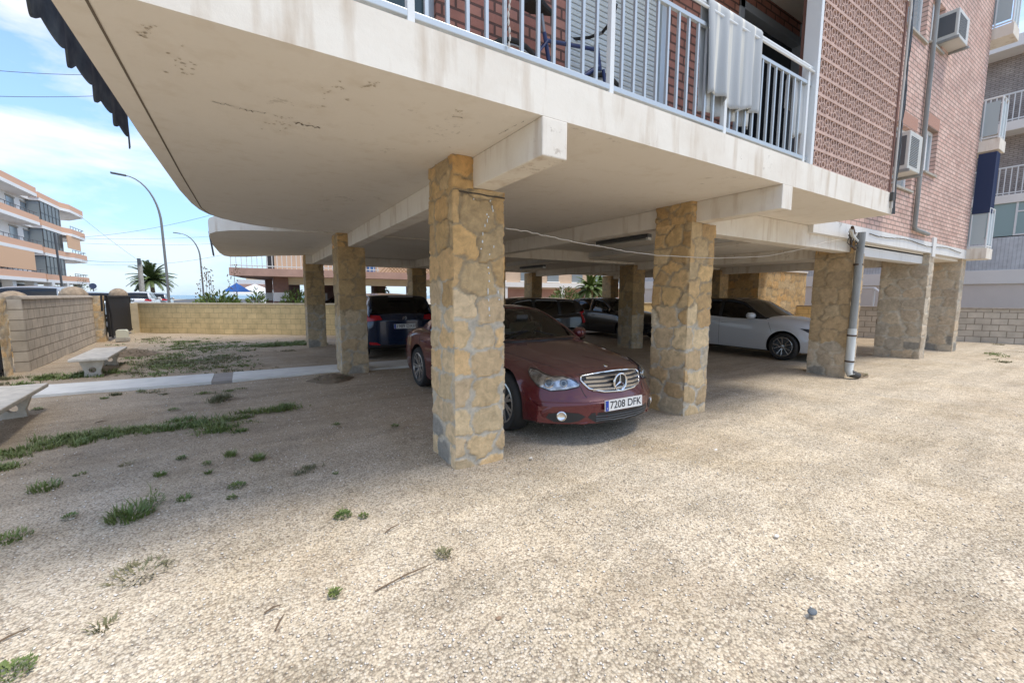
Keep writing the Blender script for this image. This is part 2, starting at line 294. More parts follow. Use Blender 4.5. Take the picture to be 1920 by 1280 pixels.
# ================================================================== SETTING
def gravel_mat():
    m = mat('gravel', (.5, .42, .33), .95, **{'Specular IOR Level': .15}); t, b = nm(m); l = t.links.new
    tc = N(t, 'ShaderNodeTexCoord'); 
    v = N(t, 'ShaderNodeTexVoronoi', i={'Scale': 82., 'Randomness': 1.}); l(tc.outputs['Object'], v.inputs['Vector'])
    hs = N(t, 'ShaderNodeSeparateColor'); l(v.outputs['Color'], hs.inputs[0])
    r = N(t, 'ShaderNodeValToRGB'); e = r.color_ramp.elements
    e[0].position = 0; e[0].color = (.50, .415, .32, 1); e[1].position = 1; e[1].color = (.82, .75, .65, 1)
    x = e.new(.35); x.color = (.65, .57, .455, 1); x = e.new(.75); x.color = (.74, .66, .54, 1); x = e.new(.06); x.color = (.40, .34, .28, 1)
    l(hs.outputs[0], r.inputs[0])
    # broad earthy patches
    n = N(t, 'ShaderNodeTexNoise', i={'Scale': .55, 'Detail': 9., 'Roughness': .68}); l(tc.outputs['Object'], n.inputs['Vector'])
    mr = N(t, 'ShaderNodeMapRange', i={1: .5, 2: .72, 3: 0., 4: .6}); l(n.outputs[0], mr.inputs[0])
    # brown soil that also paints in shade under the slab, driven by plan position
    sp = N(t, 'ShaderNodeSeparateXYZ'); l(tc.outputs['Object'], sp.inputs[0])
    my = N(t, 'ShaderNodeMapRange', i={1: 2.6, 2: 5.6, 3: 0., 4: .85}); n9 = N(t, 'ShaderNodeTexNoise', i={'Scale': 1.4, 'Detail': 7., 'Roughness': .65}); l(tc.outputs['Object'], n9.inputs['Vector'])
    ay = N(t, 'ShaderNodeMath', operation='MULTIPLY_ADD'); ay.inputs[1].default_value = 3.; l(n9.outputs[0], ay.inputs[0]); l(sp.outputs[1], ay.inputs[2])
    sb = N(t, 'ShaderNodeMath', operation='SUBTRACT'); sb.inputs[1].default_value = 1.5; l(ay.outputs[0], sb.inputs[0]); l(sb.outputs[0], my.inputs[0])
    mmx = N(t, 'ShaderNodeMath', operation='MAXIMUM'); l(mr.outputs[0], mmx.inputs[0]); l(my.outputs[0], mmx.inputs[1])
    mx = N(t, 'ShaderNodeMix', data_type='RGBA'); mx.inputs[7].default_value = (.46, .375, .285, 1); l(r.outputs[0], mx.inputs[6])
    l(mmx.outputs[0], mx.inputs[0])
    n3 = N(t, 'ShaderNodeTexNoise', i={'Scale': 7., 'Detail': 10., 'Roughness': .75}); l(tc.outputs['Object'], n3.inputs['Vector'])
    m3 = N(t, 'ShaderNodeMapRange', i={1: .3, 2: .7, 3: .84, 4: 1.14}); l(n3.outputs[0], m3.inputs[0])
    mu = N(t, 'ShaderNodeMix', data_type='RGBA', blend_type='MULTIPLY'); mu.inputs[0].default_value = 1; l(mx.outputs[2], mu.inputs[6]); l(m3.outputs[0], mu.inputs[7])
    # dark gaps between stones
    g = N(t, 'ShaderNodeMapRange', i={1: .45, 2: .8, 3: 1., 4: .55}); l(v.outputs['Distance'], g.inputs[0])
    mg = N(t, 'ShaderNodeMix', data_type='RGBA', blend_type='MULTIPLY'); mg.inputs[0].default_value = 1; l(mu.outputs[2], mg.inputs[6]); l(g.outputs[0], mg.inputs[7])
    nL = N(t, 'ShaderNodeTexNoise', i={'Scale': .8, 'Detail': 5., 'Roughness': .6, 'Distortion': .8}); mpL = N(t, 'ShaderNodeMapping'); mpL.inputs['Scale'].default_value = (1.3, .8, 1); mpL.inputs['Rotation'].default_value = (0, 0, .6); l(tc.outputs['Object'], mpL.inputs[0]); l(mpL.outputs[0], nL.inputs['Vector'])
    rL = N(t, 'ShaderNodeValToRGB'); eL = rL.color_ramp.elements; eL[0].position = .3; eL[0].color = (.86, .81, .72, 1); eL[1].position = .68; eL[1].color = (1., .985, .95, 1); xL = eL.new(.48); xL.color = (.97, .94, .88, 1); l(nL.outputs[0], rL.inputs[0])
    mL = N(t, 'ShaderNodeMix', data_type='RGBA', blend_type='MULTIPLY'); mL.inputs[0].default_value = 1; nT = N(t, 'ShaderNodeTexNoise', i={'Scale': 1., 'Detail': 6., 'Roughness': .62, 'Distortion': .5}); mpT = N(t, 'ShaderNodeMapping'); mpT.inputs['Scale'].default_value = (.3, 2.6, 1); mpT.inputs['Rotation'].default_value = (0, 0, -.12); l(tc.outputs['Object'], mpT.inputs[0]); l(mpT.outputs[0], nT.inputs['Vector'])
    mT = N(t, 'ShaderNodeMapRange', i={1: .36, 2: .58, 3: .84, 4: 1.03}); l(nT.outputs[0], mT.inputs[0]); mTT = N(t, 'ShaderNodeMix', data_type='RGBA', blend_type='MULTIPLY'); mTT.inputs[0].default_value = 1; l(mg.outputs[2], mTT.inputs[6]); l(mT.outputs[0], mTT.inputs[7]); l(mTT.outputs[2], mL.inputs[6]); l(rL.outputs[0], mL.inputs[7]); l(mL.outputs[2], b.inputs['Base Color'])
    iv = N(t, 'ShaderNodeMath', operation='SUBTRACT'); iv.inputs[0].default_value = 1.; l(v.outputs['Distance'], iv.inputs[1])
    n4 = N(t, 'ShaderNodeTexNoise', i={'Scale': 120., 'Detail': 5.}); l(tc.outputs['Object'], n4.inputs['Vector'])
    a2 = N(t, 'ShaderNodeMath', operation='MULTIPLY_ADD'); a2.inputs[1].default_value = .5; l(n4.outputs[0], a2.inputs[0]); l(iv.outputs[0], a2.inputs[2])
    a3 = N(t, 'ShaderNodeMath', operation='MULTIPLY_ADD'); a3.inputs[1].default_value = 2.5; l(n3.outputs[0], a3.inputs[0]); l(a2.outputs[0], a3.inputs[2])
    nD = N(t, 'ShaderNodeTexNoise', i={'Scale': 1.6, 'Detail': 7., 'Roughness': .7}); l(tc.outputs['Object'], nD.inputs['Vector']); mD = N(t, 'ShaderNodeMapRange', i={1: .42, 2: .6, 3: .25, 4: .9}); l(nD.outputs[0], mD.inputs[0]); bp = N(t, 'ShaderNodeBump', i={'Strength': .8, 'Distance': .009}); l(mD.outputs[0], bp.inputs['Strength']); l(a3.outputs[0], bp.inputs['Height']); l(bp.outputs[0], b.inputs['Normal'])
    return m
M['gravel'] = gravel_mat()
M['asphalt'] = vary(mat('asphalt', (.10, .10, .10), .9), 2., .3, .4, 80.)
M['sand'] = vary(mat('pale_ground', (.48, .42, .33), .95), .3, .3)
M['path'] = vary(mat('path_cement', (.72, .70, .64), .85), 2.5, .25, .5, 50., lo=.4, hi=.8)
M['path_dark'] = vary(mat('path_tile', (.36, .32, .28), .9), 4., .25, .4, 50.)
def sheet(name, x0, y0, x1, y1, z, mt):
    return tag(MB().add([(x0, y0, z), (x1, y0, z), (x1, y1, z), (x0, y1, z)], [(0, 1, 2, 3)]).build(name, mt), kind='structure')
sheet('ground', -1500, -300, 1500, 2200, -.09, M['sand'])
# yard: gently uneven gravel
def hgt(x, y):
    h = .012*math.sin(x*1.7+y*.6)+.010*math.sin(y*2.3-x*.9)+.006*math.sin(x*5.1+1)*math.sin(y*4.3)
    return h
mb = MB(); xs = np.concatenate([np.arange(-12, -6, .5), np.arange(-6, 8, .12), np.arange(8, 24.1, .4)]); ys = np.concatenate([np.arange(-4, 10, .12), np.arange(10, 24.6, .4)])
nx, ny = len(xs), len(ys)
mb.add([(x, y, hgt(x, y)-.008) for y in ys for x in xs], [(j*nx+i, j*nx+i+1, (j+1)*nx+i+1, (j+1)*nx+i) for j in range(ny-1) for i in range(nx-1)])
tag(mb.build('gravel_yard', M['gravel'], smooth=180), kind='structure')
# cement path from the left wall to under the building
mb = MB(); pp = [(-4.0, 9.6, 10.75), (-2.9, 9.42, 10.42), (-1.2, 9.3, 10.28), (-.62, 9.27, 10.25)]
def strip(mb, pts, z):
    for (a, b, c), (d, e, f) in zip(pts, pts[1:]): mb.add([(a, b, z-.05), (d, e, z-.05), (d, f, z-.05), (a, c, z-.05), (a, b, z), (d, e, z), (d, f, z), (a, c, z)], [(4, 5, 6, 7), (0, 1, 5, 4), (2, 3, 7, 6), (0, 4, 7, 3), (1, 2, 6, 5)])
strip(mb, pp, .035); strip(mb, [(-.3, 9.26, 10.22), (1.6, 9.2, 10.15), (6., 9.0, 9.9)], .035)
tag(mb.build('path', M['path']), kind='structure')
mb = MB(); strip(mb, [(-.62, 9.27, 10.25), (-.3, 9.26, 10.22)], .03); tag(mb.build('path_slab', M['path_dark']), kind='structure')
sheet('road', -5.2, 26, 20, 200, -.08, M['asphalt'])
sheet('street', -16, -40, -5.2, 200, .2, M['asphalt'])
M['sea'] = mat('sea', (.05, .16, .24), .25)
sheet('sea', -1500, 210, 1500, 2190, -.06, M['sea'])

# ================================================================== THE APARTMENT BUILDING
B = empty('apartment_building', (6, 8, 0))
tag(B, 'brick apartment building raised on stone pillars, its cream balconies hanging over the parked cars', 'building')
HC = 2.82; HB = 2.56; HT = 3.12
def poly_slab(name, poly, z0, z1, m_side, m_bot, parent):
    mb = MB(); n = len(poly); P = [Vector((x, y, 0)) for x, y in poly]
    mb.m = 0; mb.add([(x, y, z0) for x, y in poly]+[(x, y, z1) for x, y in poly], [(i, (i+1) % n, n+(i+1) % n, n+i) for i in range(n)]+[tuple(range(n, 2*n))])
    o = mb.build(name, [m_side], parent, smooth=30)
    mb = MB(); mb.add([(x, y, z0-.0) for x, y in poly], [tuple(range(n))[::-1]]); 
    return o, mb.build('soffit', [m_bot], o)
s1 = [(8.25, 2.44), (8.25, 8.9), (1.64, 8.95), (.92, 9.05), (.45, 8.98), (.15, 8.83), (-.1, 8.6), (-.3, 8.32), (-.43, 8.03), (-.52, 7.7), (-.57, 7.2), (-.6, 6.4), (-.62, 4.3), (-.62, 2.44)][::-1]
s1 = [(8.25, 2.44), (8.25, 8.9), (1.64, 8.95), (.92, 9.02), (.5, 8.97), (.2, 8.84), (-.07, 8.6), (-.28, 8.3), (-.42, 8.0), (-.5, 7.65), (-.55, 7.2), (-.59, 6.4), (-.62, 4.3), (-.62, 2.44)]
sa, sf = poly_slab('balcony_slab', s1, HC, HT, M['fascia'], M['soffit'], B)
s2 = [(8.25, 8.95), (8.25, 14.9), (1.6, 14.6), (.7, 15.4), (.1, 16.2), (-.35, 16.5), (-.5, 16.2), (-.58, 15.2), (-.62, 12.9), (-.58, 10.9), (-.54, 10.5), (-.43, 10.15), (-.2, 9.8), (.15, 9.55), (.6, 9.36), (1.11, 9.18), (1.64, 9.06)]
poly_slab('balcony_slab', s2, HC, HT, M['fascia'], M['soffit'], B)
# right part of the floor slab with its white band
mb = MB().box(8.25, 3.47, 2.69, 17.72, 14.9, 2.95); mb.build('floor_band', M['white_paint'], B, bevel=.006)
MB().box(8.27, 3.6, 2.62, 17.6, 14.85, 2.685).build('soffit_panel', M['soffit'], B)
# beams running inwards
def beam(x0, y0, z0, x1, y1, z1, m='fascia'): return MB().box(x0, y0, z0, x1, y1, z1).build('beam', M[m], B, bevel=.008)
beam(1.775, 2.437, HB, 1.995, 14.3, HC-.001); beam(5.02, 2.437, HB, 5.24, 14.3, HC-.001)
beam(10.15, 3.75, 2.40, 10.4, 14.3, 2.62); beam(14.6, 3.9, 2.40, 14.85, 14.3, 2.62)
beam(5.1, 3.55, 2.46, 10.05, 3.8, HC-.003); beam(10.5, 3.6, 2.43, 14.53, 3.85, 2.66, 'white_paint')
beam(5.24, 9.05, HB-.01, 14.6, 9.3, HC-.002); beam(1.6, 14.3, HB-.012, 17.7, 14.62, HC-.004)
# pillars
PX = [(1.58, 3.48, 2.09, 4.04, 1.78), (4.94, 3.48, 5.43, 4.05, 5.02), (10.03, 3.48, 10.5, 4.14, 10.15), (14.52, 3.48, 14.9, 4.4, None), (17.6, 3.52, 18.0, 4.2, None),
      (1.58, 8.96, 2.09, 9.52, 1.78), (1.58, 14.35, 2.09, 14.9, 1.78), (4.94, 14.35, 5.43, 14.9, 5.02), (10.0, 8.96, 10.5, 9.52, None), (10.0, 14.35, 10.5, 14.9, None), (14.5, 8.96, 15., 9.5, None), (14.5, 14.35, 15., 14.9, None), (4.94, 8.96, 5.43, 9.52, 5.02)]
labs = ['stone clad pillar nearest the viewer with white paint drips down its face']
PIL = []
for i, (x0, y0, x1, y1, bx) in enumerate(PX):
    res = (.014, .018, .025, .025, .03, .028, .035, .035, .04, .05, .05, .06, .05)[i]
    top = (HB-.005 if i < 2 or i >= 5 else 2.63)
    if i == 2: top = 2.45
    if i in (3, 4): top = 2.685
    if i >= 8: top = HB-.02
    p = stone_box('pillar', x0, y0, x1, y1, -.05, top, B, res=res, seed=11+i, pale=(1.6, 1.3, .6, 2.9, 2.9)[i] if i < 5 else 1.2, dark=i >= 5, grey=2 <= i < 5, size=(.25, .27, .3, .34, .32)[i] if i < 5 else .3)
    PIL.append(p)
    if bx: stone_box('pillar_top', x0+.004, y0+.004, bx-.004, y1-.004, top-.01, HC-.002, p, res=.02, seed=60+i, pale=0, size=.2)
PIL[0]['label'] = 'front pillar of cream and ochre stones with white paint drips'
MB().box(14.56, 3.44, 2.60, 14.80, 3.9, 3.08).build('pilaster', M['white_paint'], B, bevel=.004)
stone_box('pillar_top', 10.3, 3.49, 10.49, 4.13, 2.44, 2.69, PIL[2], res=.03, seed=77, pale=3)
# stair core
stone_box('stair_core', 17.1, 8.96, 21.0, 12.5, -.05, 2.62, B, res=.06, seed=90, pale=0, size=.35)
MB().box(15., 11.5, 0, 17.1, 11.7, 2.62).build('core_wall', M['dark'], B)  # near-black panel: shade on the stair core's left face put into colour
MB().box(17.61, 8.9, 2.625, 21.0, 12.6, 2.684).build('soffit_panel', M['soffit'], B)
# drip groove and cracks under the balcony
mb = MB(); pts = [(-.5, 2.5), (-.495, 5.5), (-.47, 7.5), (-.40, 8.0), (-.25, 8.35), (0, 8.6), (.3, 8.8)]
for (a, b), (c, d) in zip(pts, pts[1:]):
    mb.add([(a, b, HC-.003), (a+.012, b, HC-.003), (c+.012, d, HC-.003), (c, d, HC-.003)], [(0, 1, 2, 3)])
M['groove'] = mat('groove', (.16, .13, .10), .9)
mb.build('drip_groove', M['groove'], sa)
def crack(pts, wd, n=7):
    mb = MB(); P = [atz(u, v, HC-.004) for u, v in pts]; full = []
    for a, b in zip(P, P[1:]):
        for k in range(n): full.append(a.lerp(b, k/n)+Vector((random.gauss(0, .004), random.gauss(0, .012), 0)))
    full.append(P[-1])
    for i, (a, b) in enumerate(zip(full, full[1:])):
        d = (b-a); nrm = Vector((-d.y, d.x, 0)).normalized(); w0 = wd*random.uniform(.2, 1.2); 
        if random.random() < .15: continue
        mb.add([a-nrm*w0, a+nrm*w0, b+nrm*w0*.6, b-nrm*w0*.6], [(0, 1, 2, 3)])
    mb.build('crack', M['groove'], sa)
crack([(395, 190), (420, 196), (448, 203), (470, 209), (498, 212)], .0035); crack([(985, 226), (960, 238), (935, 252)], .003)
crack([(555, 232), (575, 235), (600, 241)], .006); crack([(850, 218), (868, 222)], .004, 3)
def peel(u, v, n, ru, rv):
    mb = MB()
    for k in range(n):
        p = atz(u+random.gauss(0, ru), v+random.gauss(0, rv), HC-.004); r = random.uniform(.003, .008); q = [(r*random.uniform(.3, 1.3)*math.cos(a)*1.6, r*random.uniform(.3, 1.3)*math.sin(a)) for a in np.linspace(0, 6.28, 8)[:-1]]
        mb.add([(p.x+a, p.y+b, p.z) for a, b in q], [tuple(range(7))])
    mb.build('peeled_paint', M['peel'], sa)
M['peel'] = mat('peeled_paint', (.50, .43, .33), .9)
peel(272, 62, 16, 10, 7); peel(345, 120, 18, 20, 12); peel(628, 170, 16, 18, 12); peel(530, 228, 26, 26, 8); peel(700, 160, 12, 12, 5); peel(860, 210, 10, 10, 4)

# ---- upper floors
# brick wall behind the balcony (window openings left in it)
def wall_with_holes(mb, x0, x1, z0, z1, y, holes, th=.25, rev=True):
    xs = sorted({x0, x1, *[h[0] for h in holes], *[h[1] for h in holes]}); zs = sorted({z0, z1, *[h[2] for h in holes], *[h[3] for h in holes]})
    for a, b in zip(xs, xs[1:]):
        for c, d in zip(zs, zs[1:]):
            cx, cz = (a+b)/2, (c+d)/2
            if any(h[0] < cx < h[1] and h[2] < cz < h[3] for h in holes): continue
            mb.add([(a, y, c), (b, y, c), (b, y, d), (a, y, d)], [(0, 1, 2, 3)])
    for h in holes:
        a, b, c, d = h[:4]; q = y+th
        mb.add([(a, y, c), (b, y, c), (b, y, d), (a, y, d), (a, q, c), (b, q, c), (b, q, d), (a, q, d)], [(0, 1, 5, 4), (1, 2, 6, 5), (2, 3, 7, 6), (3, 0, 4, 7)])
BW = 3.48; TOPZ = 12.2
hb = [(.9, 1.45, 3.13, 5.4), (2.81, 4.28, 3.13, 5.45), (5.72, 7.6, 3.13, 5.5)]
hw = [(11.55, 12.72, 3.95, 5.2), (13.42, 14.2, 4.5, 5.5), (11.5, 12.7, 7.05, 8.3), (12.95, 13.8, 7.15, 8.1)]
mb = MB(); wall_with_holes(mb, .3, 8.25, HT, TOPZ, BW, hb); mb.build('brick_wall', M['brick'], B)
mb = MB(); wall_with_holes(mb, 8.25, 17.72, 2.95, TOPZ, BW, hw); mb.build('brick_wall', M['brick_pale'], B)
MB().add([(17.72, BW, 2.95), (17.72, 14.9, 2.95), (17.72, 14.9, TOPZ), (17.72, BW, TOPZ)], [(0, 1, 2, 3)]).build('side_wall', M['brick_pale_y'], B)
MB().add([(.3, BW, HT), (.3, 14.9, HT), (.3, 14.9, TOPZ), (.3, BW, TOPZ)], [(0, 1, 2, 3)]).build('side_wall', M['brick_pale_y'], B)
MB().box(.3, 3.9, TOPZ, 17.72, 14.9, TOPZ+.25).build('roof', M['white_paint'], B)
MB().add([(.3, 14.9, HT), (17.72, 14.9, HT), (17.72, 14.9, TOPZ), (.3, 14.9, TOPZ)], [(0, 1, 2, 3)]).build('rear_wall', M['brick_pale'], B)
for z in (5.62, 8.55):      # storeys above: balcony slabs that shade the ones below
    pz = [(x if x > -.2 else x, y) for x, y in s1]
    poly_slab('balcony_slab', [(8.25, 2.44), (8.25, 3.47), (-.62, 3.47), (-.62, 2.44)], z+.1, z+.35, M['fascia'], M['soffit'], B)
# near-black boxes: shade of the rooms behind the openings put into colour
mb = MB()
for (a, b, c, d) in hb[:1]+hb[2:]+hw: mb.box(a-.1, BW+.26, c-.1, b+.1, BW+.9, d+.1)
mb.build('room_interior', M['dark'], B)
# roller shutter
m = mat('shutter', (.62, .66, .66), .5); t, b = nm(m); l = t.links.new
mb = MB(); z = 3.16
while z < 5.45:
    mb.add([(2.83, BW+.05, z), (4.26, BW+.05, z), (4.26, BW+.038, z+.004), (2.83, BW+.038, z+.004), (4.26, BW+.03, z+.025), (2.83, BW+.03, z+.025), (4.26, BW+.045, z+.05), (2.83, BW+.045, z+.05)], [(0, 1, 2, 3), (3, 2, 4, 5), (5, 4, 6, 7)]); z += .054
sh = mb.build('roller_shutter', m, B)
MB().box(2.80, BW-.01, 3.12, 2.83, BW+.12, 5.45).box(4.20, BW-.01, 3.12, 4.28, BW+.12, 5.45).box(2.80, BW-.01, 5.40, 4.28, BW+.12, 5.5).build('shutter_frame', M['alu'], sh, bevel=.004)
MB().add([(2.83, BW+.06, 3.13), (4.26, BW+.06, 3.13), (4.26, BW+.06, 5.5), (2.83, BW+.06, 5.5)], [(0, 1, 2, 3)]).build('backing', M['dark'], sh)
# wide dark opening with white frame next to the screen
M['frame_grey'] = mat('grey_frame', (.36, .40, .44), .5)
wf = MB().box(5.72, BW-.02, 3.13, 5.83, BW+.2, 5.5).box(7.35, BW-.3, 3.13, 7.62, BW+.1, 5.7).box(5.72, BW-.02, 5.40, 7.6, BW+.2, 5.5).build('door_frame', M['frame_grey'], B, bevel=.005)
MB().box(5.83, BW+.1, 3.13, 7.35, BW+.12, 5.4).build('door_glass', mat('dark_glass', (.05, .06, .07), .15), wf)  # near-black sheet: shade inside the open doorway painted as its colour
wf2 = MB().box(.9, BW+.05, 3.13, .97, BW+.15, 5.4).box(1.38, BW+.05, 3.13, 1.45, BW+.15, 5.4).build('window', M['frame_grey'], B)
MB().box(.97, BW+.1, 3.13, 1.38, BW+.11, 5.4).build('pane', mat('green_dark_glass', (.06, .09, .09), .15), wf2)
# windows on the pale wall
M['glass_pale'] = mat('window_glass', (.25, .29, .31), .12)
for i, (a, b, c, d) in enumerate(hw):
    wd = MB().box(a, BW+.1, c, a+.07, BW+.17, d).box(b-.07, BW+.1, c, b, BW+.17, d).box(a+.07, BW+.1, d-.07, b-.07, BW+.17, d).box(a+.07, BW+.1, c, b-.07, BW+.17, c+.07).box((a+b)/2-.04, BW+.09, c+.07, (a+b)/2+.04, BW+.168, d-.07).build('window', M['alu_white'], B, bevel=.004)
    MB().box(a+.07, BW+.13, c+.07, b-.07, BW+.14, d-.07).build('pane', M['glass_pale'], wd)
    MB().box(a-.03, BW-.05, c-.05, b+.03, BW+.1, c-.002).build('sill', M['concrete'], wd, bevel=.004)
    if i < 3:   # course of upright bricks over the window
        mb = MB(); x = a
        while x < b: mb.box(x, BW-.004, d+.02, x+.045, BW+.01, d+.28); x += .058
        mb.build('lintel', mat('lintel_brick', (.5, .29, .22), .85), B)
# ---- perforated screen
M['lattice'] = vary(mat('terracotta_lattice', (.60, .42, .35), .85), 5., .25, .4, 60.); M['lattice_dark'] = vary(mat('lattice_back', (.22, .115, .09), .9), 4., .3)
X0, X1, P_ = 5.66, 8.06, .2
SC = MB(); ncol = 12; 
SC.box(X0-.06, 2.44, HT, X0-.0, 2.60, 5.72)
scr = SC.build('screen_wall', M['alu_white'], B, bevel=.004)
mb = MB(); rows = 13
for r_ in range(rows+1): mb.box(X0, 2.452, HT+r_*P_-.016, X1, 2.52, HT+r_*P_+.016)
for c_ in range(ncol+1): mb.box(X0+c_*P_-.008, 2.454, HT, X0+c_*P_+.008, 2.535, HT+rows*P_)
def ring(mb, cx, cz, r1, r2, y0, y1, n=14, a0=0, a1=2*math.pi):
    full = abs(a1-a0-2*math.pi) < 1e-6; vs = []; fs = []; kk = n if full else n+1
    for i in range(kk):
        a = a0+(a1-a0)*i/n; c, s = math.cos(a), math.sin(a)
        vs += [(cx+c*r1, y0, cz+s*r1), (cx+c*r2, y0, cz+s*r2), (cx+c*r2, y1, cz+s*r2), (cx+c*r1, y1, cz+s*r1)]
    for i in range(n):
        a, b = i*4, ((i+1) % kk)*4
        fs += [(a, a+1, b+1, b), (a+1, a+2, b+2, b+1), (a+3, a, b, b+3)]
    mb.add(vs, fs)
for r_ in range(rows):
    for c_ in range(ncol):
        cx, cz = X0+(c_+.5)*P_, HT+(r_+.5)*P_
        ring(mb, cx, cz+.043, .031, .047, 2.456, 2.50); ring(mb, cx, cz-.043, .031, .047, 2.456, 2.50)
        for sx in (-1, 1):
            ring(mb, cx+sx*.1, cz, .034, .047, 2.458, 2.50, 6, math.pi/2 if sx > 0 else -math.pi/2, 3*math.pi/2 if sx > 0 else math.pi/2)
mb.build('lattice', M['lattice'], scr)
MB().box(X0, 2.62, HT, X1, 2.66, 5.72).build('screen_backing', M['lattice_dark'], scr)
MB().box(X1, 2.44, HT, X1+.05, 3.47, 5.72).build('screen_return', M['lattice_dark'], scr)
# ---- railing
RA = MB()
RA.box(-.5, 2.48, 3.165, 5.6, 2.52, 3.205); 
rl = RA.build('railing', M['alu'], B, bevel=.004)
MB().box(-.5, 2.485, 3.985, 5.6, 2.515, 4.02).build('upper_rail', M['alu'], rl, bevel=.003)
MB().tube([(-.5, 2.5, 4.18), (5.64, 2.5, 4.18)], .02, 10).tube([(-.5, 2.47, 4.13), (5.64, 2.47, 4.13)], .012, 8).build('handrail', M['alu_white'], rl, smooth=40)
x = 1.51-.133*9; k = 0; BL = []
pr = MB().box(-.011, -.011, 3.2, .011, .011, 3.99).build('baluster', M['alu'], None)
pr.parent = rl; posts = (.88, 2.455, 3.95, 5.52)
first = True; xx = []
while x < 5.5:
    if all(abs(x-p) > .05 for p in posts): xx.append(x)
    x += .133
for i, x in enumerate(xx):
    o = pr if i == 0 else pr.copy()
    if i: C.objects.link(o); o.parent = rl
    o.location = (x-6, 2.5-8, 0)
for p in posts: MB().box(p-.022, 2.478, HT, p+.022, 2.522, 4.17).build('post', M['alu_white'], rl, bevel=.003)
# side railing on the left edge, mostly above the frame
# ---- small end balconies on the right corner
def end_balc(z, h=1.1, awn=False):
    mb = MB().box(17.725, 3.08, z-.3, 18.4, 3.9, z); s = mb.build('end_balcony', M['fascia'], B, bevel=.006)
    mb = MB(); zt = z+h
    for a, b in (((17.77, 3.12), (18.35, 3.12)), ((17.77, 3.12), (17.77, 3.85)), ((18.35, 3.12), (18.35, 3.85))):
        for zz in (z+.06, zt): mb.tube([(a[0], a[1], zz), (b[0], b[1], zz)], .022, 6)
    for px_, py_ in ((17.77, 3.12), (18.06, 3.12), (18.35, 3.12), (17.77, 3.45)): mb.tube([(px_, py_, z), (px_, py_, zt)], .02, 6)
    rr = mb.build('balcony_railing', M['alu_white'], s)
    MB().box(17.8, 3.124, z+.12, 18.32, 3.134, zt-.1).box(17.765, 3.16, z+.12, 17.775, 3.8, zt-.1).build('glass_panel', mat('pale_panel', (.42, .50, .52), .3), rr)
for z in (2.98, 5.95, 8.9): end_balc(z)
# ================================================================== YARD WALLS, BENCHES, GATE
def seg_wall(name, a, b, h, th, mt, cap_m, lab, cat='wall', cap=.06, over=.03, z0=-.1, rnd=False):
    a = Vector((*a, 0)); b = Vector((*b, 0)); d = b-a; rz = math.atan2(d.y, d.x); Ln = d.length
    r = empty(name, a, rz); tag(r, lab, cat)
    MB().box(0, 0, z0, Ln, th, h-cap-.002).build('wall_face', mt, r, sub=1)
    if rnd:
        pr = [(-.03+math.cos(t)*0, 0) for t in (0,)]; pts = [(math.cos(t)*(th/2+over)+th/2, math.sin(t)*cap*1.25) for t in np.linspace(0, math.pi, 9)]
        MB().prism([(p, q+h-cap) for p, q in pts], (0, 0, 0), Y3, Z3, (Ln, 0, 0)).build('coping', cap_m, r, sub=1, smooth=50)
    else: MB().box(-.01, -over, h-cap, Ln+.01, th+over, h).build('coping', cap_m, r, sub=1, bevel=.006)
    return r
M['block_yx'] = brick('yellow_block_wall', (.78, .60, .30), (.72, .55, .27), (.48, .36, .18), bw=.42, bh=.215, ms=.008, bump=.5)
M['block_gx'] = brick('grey_block_wall', (.54, .47, .38), (.47, .41, .33), (.25, .21, .16), bw=.40, bh=.215, ms=.012, bump=.6)
M['cap_yellow'] = vary(mat('coping_cream', (.66, .56, .38), .8), 4., .2)
M['cap_stone'] = vary(mat('coping_stone', (.40, .34, .27), .95), 8., .4, 1., 30.)
seg_wall('block_wall', (-3.96, 23.42), (5.3, 16.1), 1.27, .2, M['block_yx'], M['cap_yellow'], 'long low wall of yellow blocks with a smooth cream coping at the back of the yard')
seg_wall('block_wall', (5.45, 15.95), (19.7, 15.6), 1.25, .2, M['block_yx'], M['cap_yellow'], 'low yellow block wall behind the dark cars under the building')
seg_wall('block_wall', (19.9, 15.4), (20.4, 6.8), 1.23, .2, M['block_yx'], M['cap_stone'], 'low tan block wall seen through the gap behind the stone pillar with the drainpipe')
seg_wall('block_wall', (20.4, 6.75), (24.3, -1.5), 1.23, .2, M['block_gx'], M['cap_stone'], 'low tan block wall with grey coping at the right edge, below the far apartment block')
# yellow wall end pier
MB_ = MB().box(-4.12, 23.3, -.05, -3.86, 23.56, 1.25); pr = MB_.build('wall_pier', M['cap_yellow'], None, bevel=.01); tag(pr, 'narrow cream pier between the black gate and the yellow wall', 'pier')
seg_wall('block_wall', (-4.62, 19.7), (-4.08, 12.6), 1.56, .2, M['block_gx'], M['cap_stone'], 'grey brown block wall with rounded coping behind the stone benches', rnd=True)
# rough stone post at the near end, black gate leaf in front
def gate_post(x, y, s, h, lab, dome=False, seed=3, dz=.35, name='gate_post'):
    r = empty(name, (x, y, 0)); tag(r, lab, 'post')
    stone_box('post_shaft', x-s/2, y-s/2, x+s/2, y+s/2, -.05, h, r, res=.05, seed=seed, size=.3, pale=5)
    if dome:
        rg = random.Random(seed); mb = MB(); k = 10
        mb.lathe([(s*.72, 0)]+[(s*.76*math.cos(t)*(1+rg.uniform(-.06, .06)), dz*math.sin(t)+.05) for t in np.linspace(.05, 1.5, k)], (x, y, h-.02), n=18)
        mb.build('rounded_cap', M['rubble'], r, smooth=60)
    return r
M['rubble'] = vary(mat('rubble_stone', (.40, .31, .22), .95), 9., .5, 1., 25.)
gate_post(-4.22, 12.25, .34, 1.52, 'rough stone post where the grey wall ends at the left edge', seed=31)
gate_post(-4.42, 19.95, .40, 1.56, 'stone gate post of uneven blocks between the grey wall and the black gate', seed=32)
